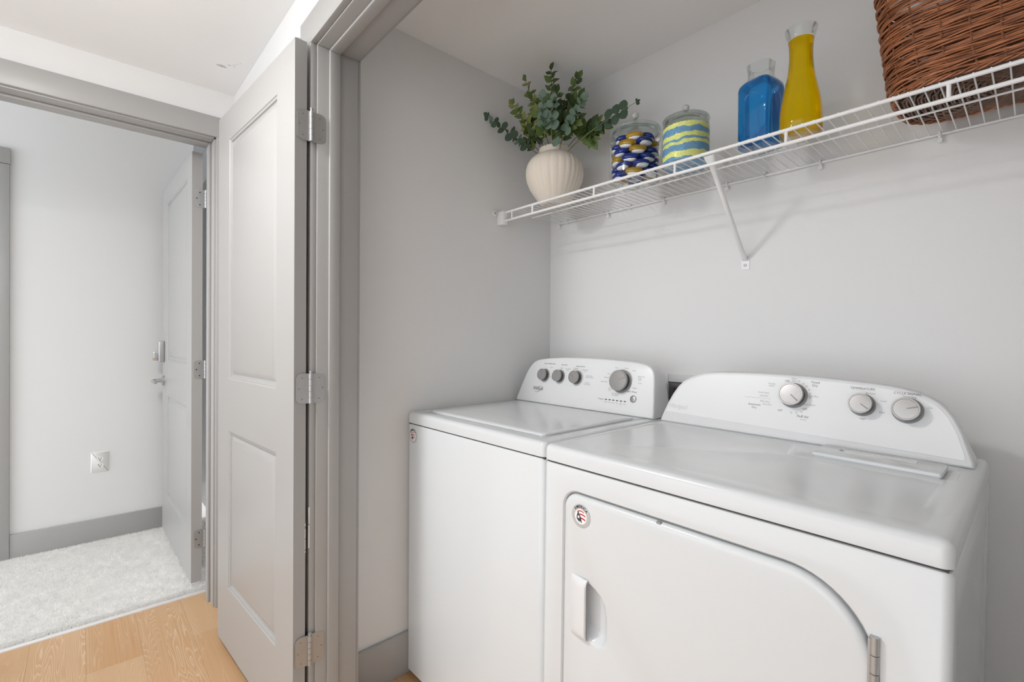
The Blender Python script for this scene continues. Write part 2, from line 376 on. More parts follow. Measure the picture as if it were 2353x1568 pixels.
# baseboards
struct('baseboard_left', [(XL, XL+.014, YWB, YB, 0, .15)], M['trim'], bev=.002)
struct('baseboard_back', [(XL+.014, XR, YB-.014, YB, 0, .15)], M['trim'], bev=.002)
struct('baseboard_bedroom', [(XBED, XBED+.014, -.295, .548, 0, .139)], M['trim'], bev=.002)
struct('baseboard_bedroom.001', [(XBED+.014, XFB, YBS-.014, YBS, 0, .139)], M['trim'], bev=.002)
struct('baseboard_front', [(XF+.02, -1.553, YW-.014, YW, 0, .14)], M['trim'], bev=.002)
t4 = empty('trim_4', (-3.6, YBS, 0), kind='structure')
for b in ((-4.55, -2.90, YBS-.018, YBS, 2.23, 2.345), (-2.99, -2.90, YBS-.018, YBS, 0, 2.23), (-4.55, -2.99, YBS-.007, YBS, .01, 2.23)):
    bm = bmesh.new(); box(bm, *b, bev=.002); mesh_obj('casing', bm, M['trim'], t4, shift=(-3.6, YBS, 0))
# ---- laundry closet doorway trim
t1 = empty('trim_1', (-1.45, .59, 0), kind='structure')
def tb(name, b, bev=.0015, parent=None, m='trim'):
    bm = bmesh.new(); box(bm, *b, bev=bev); return P(name, bm, M[m], parent)
tb('jamb', (-1.47, -1.452, YW, .649, 0, HZ), parent=t1)
tb('jamb', (.152, .17, YW, .649, 0, HZ), parent=t1)
tb('head_jamb', (-1.47, .17, YW, .649, HZ, HZ+.018), parent=t1)
tb('door_stop', (-1.452, -1.441, .5555, .588, 0, HZ-.0), parent=t1, bev=.003)
tb('door_stop', (.141, .152, .5555, .588, 0, HZ), parent=t1, bev=.003)
tb('head_stop', (-1.441, .141, .5555, .588, HZ-.010, HZ), parent=t1, bev=.003)
tb('casing', (-1.552, -1.459, .504, YW, 0, 2.113), parent=t1, bev=.002)
tb('casing', (.159, .252, .504, YW, 0, 2.113), parent=t1, bev=.002)
tb('head_casing', (-1.552, .252, .504, YW, 2.113, 2.204), parent=t1, bev=.002)
tb('inner_edge', (-1.475, -1.458, .649, .660, 0, HZ+.006), parent=t1)
tb('inner_edge', (-1.475, .17, .649, .660, HZ+.006, HZ+.022), parent=t1)
for (z0, z1, wv) in ((.672, .722, .0016), (.600, .668, .0024)):
    bm = bmesh.new(); box(bm, -1.4605, -1.4592+.0006, .5035-wv/2, .5062, z0, z1)
    for v in bm.verts: v.co.y += random.uniform(-.0006, .0006)
    P('paint_chip', bm, M['chip'], t1, flat=True)
# ---- bedroom doorway trim
t2 = empty('trim_2', (-2.6, .43, 0), kind='structure')
XJ = XFB-.02
tb('jamb', (XFB-.002, XF, .442, .46, 0, FZ), parent=t2)
tb('jamb', (XFB-.002, XF, -.51, -.492, 0, FZ), parent=t2)
tb('head_jamb', (XFB-.002, XF, -.492, .442, FZ, FZ+.018), parent=t2)
tb('door_stop', (-2.618, -2.572, .431, .442, 0, FZ), parent=t2, bev=.003)
tb('door_stop', (-2.618, -2.572, -.492, -.481, 0, FZ), parent=t2, bev=.003)
tb('head_stop', (-2.618, -2.572, -.481, .431, FZ-.011, FZ), parent=t2, bev=.003)
tb('casing', (XF, XF+.018, .449, YW, 0, 2.136), parent=t2, bev=.002)
tb('casing', (XF, XF+.018, -.592, -.499, 0, 2.136), parent=t2, bev=.002)
tb('head_casing', (XF, XF+.018, -.592, .466, 2.136, 2.226), parent=t2, bev=.002)
tb('inner_casing', (XFB-.018, XFB, .449, .53, 0, 2.136), parent=t2, bev=.002)
tb('inner_casing', (XFB-.018, XFB, -.592, -.499, 0, 2.136), parent=t2, bev=.002)
tb('inner_head_casing', (XFB-.018, XFB, -.592, .53, 2.136, 2.226), parent=t2, bev=.002)
tb('threshold_strip', (-2.712, -2.683, -.491, .441, -.004, .006), parent=t2, bev=.003, m='strip')
# ---- bedroom closet casing at the far left
t3 = empty('trim_3', (XBED, -.33, 0), kind='structure')
tb('casing', (XBED, XBED+.018, -.386, -.295, 0, 2.166), parent=t3, bev=.002)
tb('head_casing', (XBED, XBED+.020, -1.35, -.292, 2.168, 2.255), parent=t3, bev=.002)
tb('jamb_panel', (XBED, XBED+.008, -1.28, -.386, 0, 2.166), parent=t3)

# ------------------------------------------------------------------ doors
def panel_leaf(w, h, t, panels, z0, xm0, xm1):
    """slab x 0..w, y -t..0, z z0..z0+h ; panels = [(za, zb)] ; returns slab bm and panel bms"""
    bm = bmesh.new(); fields = []
    xs = [0, xm0, xm1, w]; zs = [z0]
    for a, b in panels: zs += [a, b]
    zs.append(z0+h)
    for side in (0, 1):
        Y = (lambda d: -d) if side == 0 else (lambda d: -t+d)
        vv = {(i, j): bm.verts.new((xs[i], Y(0), zs[j])) for i in range(4) for j in range(len(zs))}
        for i in range(3):
            for j in range(len(zs)-1):
                if i == 1 and j % 2 == 1: continue
                f = [vv[(i, j)], vv[(i+1, j)], vv[(i+1, j+1)], vv[(i, j+1)]]
                bm.faces.new(f if side else f[::-1])
        for j in range(1, len(zs)-1, 2):
            prev = [vv[(1, j)], vv[(2, j)], vv[(2, j+1)], vv[(1, j+1)]]
            a0, a1, b0, b1 = xs[1], xs[2], zs[j], zs[j+1]
            for ins, dep in ((.0025, .0003), (.005, .0035), (.011, .0042), (.0135, .0095), (.018, .0105), (.024, .0105)):
                cur = [bm.verts.new(p) for p in ((a0+ins, Y(dep), b0+ins), (a1-ins, Y(dep), b0+ins), (a1-ins, Y(dep), b1-ins), (a0+ins, Y(dep), b1-ins))]
                for k in range(4):
                    f = [prev[k], prev[(k+1) % 4], cur[(k+1) % 4], cur[k]]; bm.faces.new(f if side else f[::-1])
                prev = cur
            fb = bmesh.new(); p2 = None; ringv = []
            for ins, dep in ((.0225, .0106), (.040, .0030), (.043, .0022)):
                ringv.append([fb.verts.new(p) for p in ((a0+ins, Y(dep), b0+ins), (a1-ins, Y(dep), b0+ins), (a1-ins, Y(dep), b1-ins), (a0+ins, Y(dep), b1-ins))])
            for q in range(2):
                for k in range(4):
                    f = [ringv[q][k], ringv[q][(k+1) % 4], ringv[q+1][(k+1) % 4], ringv[q+1][k]]; fb.faces.new(f if side else f[::-1])
            fb.faces.new(ringv[2] if side else ringv[2][::-1]); fields.append(fb)
    # edges
    for (p, q) in (((0, z0), (0, z0+h)), ((w, z0+h), (w, z0)), ((0, z0+h), (w, z0+h)), ((w, z0), (0, z0))):
        vs = [bm.verts.new(c) for c in ((p[0], 0, p[1]), (q[0], 0, q[1]), (q[0], -t, q[1]), (p[0], -t, p[1]))]
        bm.faces.new(vs)
    bmesh.ops.remove_doubles(bm, verts=bm.verts, dist=1e-5)
    bmesh.ops.recalc_face_normals(bm, faces=bm.faces)
    return bm, fields
def hinge_at(root, H, Ya, Ybr, Yb, X, zc, name='hinge', hh=.0445, label=None):
    """two plates facing +X; barrel at Ybr; parented to root; coordinates in root-local via function H(x, y, z)"""
    bm = bmesh.new()
    for (y0, y1, rs) in ((Ya, Ybr-.004, (.016, 0.0005, .0005, .016)), (Ybr+.004, Yb, (.0005, .016, .016, .0005))):
        pts = rrect(y0, y1, zc-hh, zc+hh, rs, 5)
        loft(bm, [[H(X-.0015, y, z) for y, z in pts], [H(X+.0009, y, z) for y, z in pts]])
    h = mesh_obj(name, bm, M['nickel'], root, sharp=30)
    bm = bmesh.new(); n = 5; g = .0005
    for k in range(n):
        za = zc-hh+k*2*hh/n+g; zb = zc-hh+(k+1)*2*hh/n-g
        tube(bm, [H(X+.0045, Ybr, za), H(X+.0045, Ybr, zb)], .0056, 14)
    mesh_obj('hinge_barrel', bm, M['nickel'], h)
    bm = bmesh.new()
    tube(bm, [H(X+.0045, Ybr, z) for z in (zc-hh, zc+hh, zc+hh+.0045, zc+hh+.0046, zc+hh+.0075, zc+hh+.008)], [.0035, .0035, .0035, .0052, .0052, .002], 12)
    mesh_obj('hinge_pin', bm, M['nickel'], h)
    w1 = (Ybr-.004)-Ya; w2 = Yb-(Ybr+.004)
    for (yy, zz) in ((Ya+w1*.45, .031), (Ya+w1*.2, 0), (Ya+w1*.45, -.031), (Yb-w2*.45, .031), (Yb-w2*.2, 0), (Yb-w2*.45, -.031)):
        bm = bmesh.new(); tube(bm, [H(X+.0008, yy, zc+zz), H(X+.0013, yy, zc+zz)], .0034, 12)
        s = mesh_obj('screw', bm, M['nickel'], h)
        bm2 = bmesh.new(); bm2.free()
        bm = bmesh.new(); tube(bm, [H(X+.0012, yy, zc+zz), H(X+.0016, yy, zc+zz)], .0013, 8)
        # dark drive recess joined into the screw
        me = bpy.data.meshes.new('r'); bm.to_mesh(me); bm.free()
        b3 = bmesh.new(); b3.from_mesh(s.data); nf = len(b3.faces); b3.from_mesh(me); b3.faces.ensure_lookup_table()
        for f in b3.faces[nf:]: f.material_index = 1
        b3.to_mesh(s.data); b3.free(); s.data.materials.append(M['screwhole']); bpy.data.meshes.remove(me)
    return h
# closet leaf, standing open against the hall wall
a = radians(3.7); Bx, By = -1.456, .4585; DZ0, DH, DW = .022, 2.084, .768
d1 = empty('door_1', (Bx, By, 0), pi+a, kind='structure', label='grey two-panel closet door swung open flat toward the hallway wall')
bm, fl = panel_leaf(DW, DH, .035, [(.258, .872), (1.066, 1.992)], DZ0, .138, .634)
mesh_obj('leaf', bm, M['trim'], d1, sharp=25)
for f in fl: mesh_obj('panel', f, M['trim'], d1, sharp=25)
inv = Matrix.Rotation(-(pi+a), 4, 'Z')
H1 = lambda x, y, z: inv @ Vector((x-Bx, y-By, z))
for zc in (1.857, 1.079, .298):
    hinge_at(d1, H1, .4635, .5035, .5465, -1.4517, zc)
bm = bmesh.new(); box(bm, .012, .034, -.026, -.008, DZ0+DH-.002, DZ0+DH+.012, bev=.003); mesh_obj('roller_catch', bm, M['plate'], d1)
for z0, z1 in ((.632, .66), (.60, .628), (.668, .676), (.588, .595)):
    bm = bmesh.new(); box(bm, -.0006, .0004, -.0354, -.0335, z0, z1); mesh_obj('paint_chip', bm, M['chip'], d1, flat=True)
# bedroom leaf, standing open into the bedroom
LX, LY = -2.742, .392; a2 = radians(1.2); LZ0, LH, LW, LT = .036, 2.092, .925, .044
d2 = empty('door_2', (LX, LY, 0), pi+a2, kind='structure', label='pale two-panel bedroom door opened ninety degrees into the carpeted room')
bm, fl = panel_leaf(LW, LH, LT, [(.27, .885), (1.085, 2.03)], LZ0, .125, .755)
mesh_obj('leaf', bm, M['trim'], d2, sharp=25)
for f in fl: mesh_obj('panel', f, M['trim'], d2, sharp=25)
inv2 = Matrix.Rotation(-(pi+a2), 4, 'Z')
H2 = lambda x, y, z: inv2 @ Vector((x-LX, y-LY, z))
for zc in (1.905, 1.072, .245):
    bm = bmesh.new(); pts = rrect(.402, .441, zc-.044, zc+.044, (.014, .0005, .0005, .014), 5)
    loft(bm, [[H2(-2.7435, y, z) for y, z in pts], [H2(-2.7405, y, z) for y, z in pts]])
    h = mesh_obj('hinge', bm, M['nickel'], d2)
    bm = bmesh.new()
    for k in range(5): tube(bm, [H2(-2.734, .4475, zc-.044+k*.0176+.0005), H2(-2.734, .4475, zc-.044+(k+1)*.0176-.0005)], .006, 12)
    # fixed plate turned onto the jamb
    box(bm, 0, 0.001, 0, .001, zc, zc+.001)
    mesh_obj('hinge_barrel', bm, M['nickel'], h)
    for yy, zz in ((.424, .03), (.412, 0), (.424, -.03)):
        bm = bmesh.new(); tube(bm, [H2(-2.7406, yy, zc+zz), H2(-2.7398, yy, zc+zz)], .003, 10); mesh_obj('screw', bm, M['screwhole'], h)
# lever and deadbolt on the room side (local +y)
bm = bmesh.new(); tube(bm, [(.868, 0, .962), (.868, .008, .962), (.868, .012, .962)], [.031, .031, .022], 24)
tube(bm, [(.868, .01, .962), (.868, .052, .962)], .011, 12); tube(bm, [(.868, .052, .962), (.84, .058, .962), (.765, .052, .958)], [.011, .010, .008], 12)
mesh_obj('lever_handle', bm, M['nickel'], d2)
bm = bmesh.new(); box(bm, .838, .902, 0, .030, 1.075, 1.205, bev=.006, seg=3); dl = mesh_obj('deadbolt_case', bm, M['nickel'], d2)
bm = bmesh.new(); box(bm, .858, .882, .030, .056, 1.085, 1.140, bev=.004, seg=2); mesh_obj('thumb_turn', bm, M['chrome'], dl)
# ------------------------------------------------------------------ outlet on the bedroom wall
def outlet():
    yc, zc = .080, .476; X = XBED
    r = empty('wall_outlet', (X, yc, zc-.062), label='white duplex wall outlet above the grey baseboard in the bedroom', cat='outlet')
    bm = bmesh.new(); pts = rrect(yc-.041, yc+.041, zc-.061, zc+.061, .004, 3); p2 = offset_poly(pts, .006)
    loft(bm, [[(X, y, z) for y, z in pts], [(X+.002, y, z) for y, z in pts], [(X+.006, y, z) for y, z in p2]])
    P('cover_plate', bm, M['plate'], r)
    bm = bmesh.new(); disc(bm, (X+.006, yc, zc), (1, 0, 0), .0028, .001, 10); P('screw', bm, M['plate'], r)
    for s in (1, -1):
        zz = zc+s*.0195
        bm = bmesh.new(); pts = rrect(yc-.0165, yc+.0165, zz-.0135, zz+.0135, .0125, 5)
        loft(bm, [[(X+.004, y, z) for y, z in pts], [(X+.0085, y, z) for y, z in pts]])
        c = P('receptacle', bm, M['plate'], r)
        bm = bmesh.new(); box(bm, X+.008, X+.0088, yc-.0075, yc-.0050, zz-.001, zz+.008); box(bm, X+.008, X+.0088, yc+.0050, yc+.0072, zz, zz+.007)
        disc(bm, (X+.008, yc, zz-.0065), (1, 0, 0), .003, .0008, 12); P('slots', bm, M['black'], c)
outlet()
# ------------------------------------------------------------------ ceiling lamp (just outside the view, lights the hall)
lr = empty('ceiling_light', (-1.42, -.32, ZC), label='round flush ceiling light with white diffuser on hallway ceiling', cat='ceiling light')
bm = bmesh.new(); lathe(bm, [(.165, 0), (.165, -.018), (.15, -.03), (.142, -.03), (.142, 0)], (-1.42, -.32, ZC), 48, caps=False); P('lamp_base', bm, M['plastic'], lr)
bm = bmesh.new(); lathe(bm, [(.141, -.012), (.140, -.032), (.125, -.058), (.09, -.072), (.045, -.078), (.002, -.079)], (-1.42, -.32, ZC), 48, caps=False); P('diffuser', bm, M['lamp'], lr)

# ================================================================== WASHER
def console(prefix, outline, k, Yf, zf, depth, X0, X1, root, slopeback=.0, rim=.008, face_mat='face', inset_face=False):
    """outline: ccw list of (x, z) on a plane Y = Yf + k*(z-zf); lofted back to Yf+depth"""
    fr = lambda x, z, o=0: Vector((x, Yf+k*(z-zf)-o*1/sqrt(1+k*k), z+o*k/sqrt(1+k*k)))
    zmin = min(z for x, z in outline)
    rings = []
    for (ins, out) in ((.010+rim*.0, 0.0),):
        rings.append([fr(x, z, 0) for x, z in offset_poly(outline, .0075)])
    rings.append([fr(x, z, -.0012) for x, z in offset_poly(outline, .0035)])
    rings.append([fr(x, z, -.0045) for x, z in offset_poly(outline, .0008)])
    rings.append([fr(x, z, -.010) for x, z in outline])
    xm = (X0+X1)/2
    for t in (.25, .5, .75, 1):
        yb = lambda z: Yf+k*(z-zf)+.010+(depth-.010-k*(z-zf)*.6)*t
        rings.append([Vector((xm+(x-xm)*(1-.035*t*t*(z-zmin)/.17), yb(z), zmin+(z-zmin)*(1-(.10+slopeback)*t*t))) for x, z in outline])
    bm = bmesh.new(); loft(bm, rings)
    return bm, fr
def knob(root, fr, x, z, r, h, ang, name='knob', ring=True, sk='skirt'):
    """dial on a console face: skirt, silver cap with raised rim and pointer groove"""
    n = (fr(x, z, 1)-fr(x, z, 0)).normalized(); c = fr(x, z, 0); ux = Vector((1, 0, 0)); uz = n.cross(ux)*-1
    if uz.z < 0: uz = -uz
    def pt(rr, t, o): return c+n*o+ux*(rr*cos(t))+uz*(rr*sin(t))
    def lat(bm, prof, seg=40):
        loft(bm, [[pt(rr, 2*pi*i/seg, o) for i in range(seg)] for rr, o in prof])
    bm = bmesh.new(); lat(bm, [(r*1.13, .0002), (r*1.13, .0016), (r*1.05, .003), (r*.9, .003)])
    base = P(name, bm, M['ring'] if ring else M['face'], root)
    bm = bmesh.new(); lat(bm, [(r*.90, .002), (r*.93, h*.55), (r*.96, h*.72)]); P('skirt', bm, M[sk], base)
    bm = bmesh.new(); lat(bm, [(r*.95, h*.70), (r, h*.74), (r, h*.93), (r*.965, h), (r*.88, h), (r*.85, h*.965), (r*.5, h*.985), (r*.02, h*.99)]); P('cap', bm, M['silver'], base)
    bm = bmesh.new(); t = radians(ang); dv = ux*cos(t)+uz*sin(t); sv = ux*-sin(t)+uz*cos(t); o = n*(h*.992)
    lo = [c+o+dv*a+sv*b for a, b in ((r*.08, -.0011), (r*.86, -.0016), (r*.86, .0016), (r*.08, .0011))]
    loft(bm, [[p-n*.0008 for p in lo], [p+n*.0002 for p in lo]]); P('pointer', bm, M['ring'], base)
    return base
def badge(root, X, Y, Z, r, m_out=-1):
    """round emblem with AMERICA lettering, on a plane facing -Y"""
    fr = lambda x, z, o=0: Vector((x, Y-o, z))
    bm = bmesh.new(); loft(bm, [[fr(X+rr*cos(2*pi*i/40), Z+rr*sin(2*pi*i/40), o) for i in range(40)] for rr, o in ((r, -.0002), (r, .0008), (r*.97, .0011))])
    b = P('badge', bm, M['badge'], root)
    bm = bmesh.new(); loft(bm, [[fr(X+r*.64*cos(2*pi*i/32), Z-r*.06+r*.64*sin(2*pi*i/32), o) for i in range(32)] for o in (.001, .0013)])
    P('badge_field', bm, M['bwhite'], b)
    bm = bmesh.new()
    def cv(x, y):
        th = pi/2-x/(r*.78); rr = r*.78+y; return rr*cos(th), rr*sin(th)
    text_bm(bm, 'AMERICA', r*.34, X, Z, fr, extr=.0014, curve=cv, spacing=1.12, font_bold=.0003); P('lettering', bm, M['navy'], b, flat=True)
    bm = bmesh.new()
    for k, (zz, h) in enumerate(((.36, .09), (.08, .12), (-.24, .13))):
        n = 10; up = []; dn = []
        for i in range(n+1):
            u = i/n; x = -.30+.80*u if k else -.28+.62*u
            arc = .10*sin(u*pi*.9)-.05*u; up.append(fr(X+r*x, Z+r*(zz+h/2+arc), .0016)); dn.append(fr(X+r*x, Z+r*(zz-h/2+arc), .0016))
        vs = [bm.verts.new(p) for p in dn+up[::-1]]; bm.faces.new(vs)
    P('stripes', bm, M['red'], b, flat=True)
    bm = bmesh.new()
    pts = [(-.36, .40), (-.25, .34), (-.16, .1), (-.02, -.02), (.04, -.2), (.1, -.42), (.16, -.52), (.08, -.56), (-.02, -.46), (-.1, -.44), (-.16, -.56), (-.24, -.44), (-.36, -.38), (-.42, -.28), (-.44, -.1), (-.38, .05), (-.34, .2)]
    bm.faces.new([bm.verts.new(fr(X+r*x, Z+r*z, .0018)) for x, z in pts]); P('map_shape', bm, M['navy'], b, flat=True)
    bm = bmesh.new()
    bm.faces.new([bm.verts.new(fr(X+r*(-.22+(.17 if i % 2 == 0 else .075)*sin(i*pi/5)), Z+r*(-.12+(.17 if i % 2 == 0 else .075)*cos(i*pi/5)), .002)) for i in range(10)]); P('star', bm, M['bwhite'], b, flat=True)
def washer():
    X0, X1, Y0, Y1 = -1.553, -.851, .886, 1.53
    r = empty('washing_machine', (-1.202, 1.2, 0), label='white top-load washing machine with four silver dials, left of the dryer', cat='washing machine')
    bm = bmesh.new(); pts = rrect(X0, X1, Y0, Y1, (.022, .022, .004, .004), 8)
    loft(bm, [[(x, y, .018) for x, y in offset_poly(pts, .004)], [(x, y, .022) for x, y in pts], [(x, y, .912) for x, y in pts], [(x, y, .917) for x, y in offset_poly(pts, .003)], [(x, y, .918) for x, y in offset_poly(pts, .006)]])
    P('cabinet', bm, M['enamel'], r)
    bm = bmesh.new(); box(bm, X0+.006, X1-.006, Y0+.006, Y1-.006, .916, .924); P('seam', bm, M['gap'], r)
    for x in (X0+.04, X1-.04):
        for y in (Y0+.04, Y1-.04):
            bm = bmesh.new(); disc(bm, (x, y, 0), (0, 0, 1), .02, .02, 16); P('foot', bm, M['skirt'], r)
    # top deck with a recessed channel around the lid
    bm = bmesh.new(); pt = rrect(X0, X1, Y0, Y1, (.02, .02, .006, .006), 8)
    lid = rrect(-1.508, -.905, .938, 1.405, (.03, .03, .03, .03), 8)
    # outer shell
    def rr_ring(x0, x1, y0, y1, r_, d, z): return [Vector((x, y, z)) for x, y in rrect(x0+d, x1-d, y0+d, y1-d, max(.004, r_-d), 8)]
    ring = lambda d, z: rr_ring(X0, X1, Y0, Y1, .02, d, z)
    loft(bm, [ring(.004, .9205), ring(0, .9225), ring(0, .946), ring(.0022, .954), ring(.0075, .9595), ring(.014, .961), ring(.03, .9612), ring(.1, .9612)], cap1=True)
    deck = P('deck', bm, M['enamel'], r, sharp=60)
    bm = bmesh.new(); o2 = lambda d, z: rr_ring(-1.508, -.905, .938, 1.405, .03, d, z)
    # channel cutter
    loft(bm, [o2(.009, .9575), o2(.006, .9575), o2(-.003, .962), o2(-.004, .98), o2(.0, .981)])
    cut = mesh_obj('cut', bm, M['enamel'], None); bpy.context.view_layer.update()
    cut.location = -Vector(r.location); boolean_local(deck, cut)
    bm = bmesh.new(); loft(bm, [o2(.012, .958), o2(.012, .961), o2(.014, .9635), o2(.019, .9655), o2(.03, .9662), o2(.12, .9668)])
    P('lid', bm, M['enamel'], r, sharp=60)
    out = [(-1.537, .9635), (-.8605, .9635), (-.8605, .985), (-.864, 1.02), (-.868, 1.055), (-.871, 1.085), (-.875, 1.108), (-.882, 1.124), (-.892, 1.134), (-.906, 1.141), (-.925, 1.146), (-.956, 1.150), (-1.03, 1.154), (-1.10, 1.1565), (-1.172, 1.1575), (-1.24, 1.157), (-1.308, 1.155), (-1.37, 1.151), (-1.417, 1.146), (-1.44, 1.141), (-1.458, 1.133), (-1.472, 1.122), (-1.484, 1.107), (-1.496, 1.085), (-1.506, 1.060), (-1.517, 1.03), (-1.527, 1.0), (-1.534, .98)]
    bm, fr = console('w', out, .22, 1.413, .963, .108, -1.537, -.8605, r)
    con = P('control_console', bm, M['face'], r, sharp=30)
    for x, rr in ((-1.389, .0225), (-1.305, .0225), (-1.216, .0235)): pass
    knob(r, fr, -1.384, 1.079, .0235, .024, 96, 'temperature_dial')
    knob(r, fr, -1.300, 1.079, .0235, .024, 93, 'soil_level_dial')
    knob(r, fr, -1.211, 1.079, .0245, .024, 152, 'rinse_option_dial')
    knob(r, fr, -1.002, 1.079, .0375, .026, 22, 'cycle_dial')
    bm = bmesh.new()
    def T(s, x, z, size=.0062, **k): text_bm(bm, s, size, x, z, fr, extr=.0004, **k)
    T('WASH TEMPERATURE', -1.366, 1.1265, .0066); T('SOIL LEVEL', -1.284, 1.1255, .0066); T('RINSE OPTION', -1.200, 1.1225, .0066)
    T('Progress', -1.082, 1.010, .007); T('Start / Pause', -.954, 1.046, .0078)
    P('lettering', bm, M['ink'], con, flat=True)
    bm = bmesh.new()
    for s, x, z in (('Warm', -1.352, 1.112), ('Cold', -1.336, 1.098), ('Tap Cold', -1.345, 1.074), ('Hot', -1.424, 1.078), ('Light', -1.296, 1.112), ('Deep Water\nWash', -1.262, 1.108), ('Heavy', -1.336, 1.066), ('Automatic\nwith Rinse', -1.222, 1.112), ('Deep Water\nRinse', -1.174, 1.108), ('Deep Water\nwith Extra Rinse', -1.150, 1.086), ('2 Rinses\nwith Softener', -1.156, 1.060),
                    ('Normal', -.989, 1.126), ('Colors', -.955, 1.119), ('Heavy Duty', -.924, 1.1), ('Bulky\nItems', -.928, 1.091), ('Casual', -.926, 1.077), ('Whites', -.945, 1.059), ('Delicates', -1.070, 1.089), ('Quick Wash', -1.078, 1.073), ('Soak', -1.062, 1.103), ('Rinse &\nSpin', -1.048, 1.047), ('Drain &\nSpin', -.985, 1.047), ('Clean Washer\nwith affresh', -1.022, 1.031), ('Power', -1.03, 1.126)):
        text_bm(bm, s, .0058, x, z, fr, extr=.0004)
    for i, s in enumerate(('Filling', 'Wash', 'Rinse', 'Spin', 'Lid\nLock', 'Done')): text_bm(bm, s, .005, -1.059+i*.0163, 1.001, fr, extr=.0004)
    for (cx, cz, rr, a0, a1) in ((-1.211, 1.079, .032, -35, 70), (-1.002, 1.079, .045, 8, 55)):
        pts = [fr(cx+rr*cos(radians(t)), cz+rr*sin(radians(t)), .0004) for t in range(a0, a1, 4)]; tube(bm, pts, .0004, 4)
    P('dial_marks', bm, M['inkl'], con, flat=True)
    bm = bmesh.new(); text_bm(bm, 'Whirlpool', .0205, -1.412, 1.0215, fr, extr=.0005, shear=.25, sx=.68, font_bold=.0002)
    pts = [fr(-1.408+.020*cos(radians(t)), 1.019+.010*sin(radians(t))+.35*.020*cos(radians(t)), .0006) for t in range(-150, 130, 10)]; tube(bm, pts, .0007, 5)
    P('maker_logo', bm, M['ink'], con, flat=True)
    for i in range(6):
        bm = bmesh.new(); x = -1.059+i*.0163; q = [(x-.0042, 1.0085), (x+.0042, 1.0085), (x+.0042, 1.0115), (x-.0042, 1.0115)]
        loft(bm, [[fr(a, b, 0) for a, b in q], [fr(a, b, .0008) for a, b in q]]); P('indicator', bm, M['black'], con)
    bm = bmesh.new(); c = fr(-.9445, 1.0215, 0); n = (fr(-.94, 1.02, 1)-fr(-.94, 1.02, 0))
    tube(bm, [c, c+n*.002, c+n*.0035, c+n*.0042], [.0125, .0125, .0105, .004], 24); P('start_button', bm, M['silver'], con)
    badge(r, -1.508, .886, .8785, .0265)
def boolean_local(o, cutter):
    par = o.parent; o.parent = None; boolean(o, cutter); o.parent = par
washer()

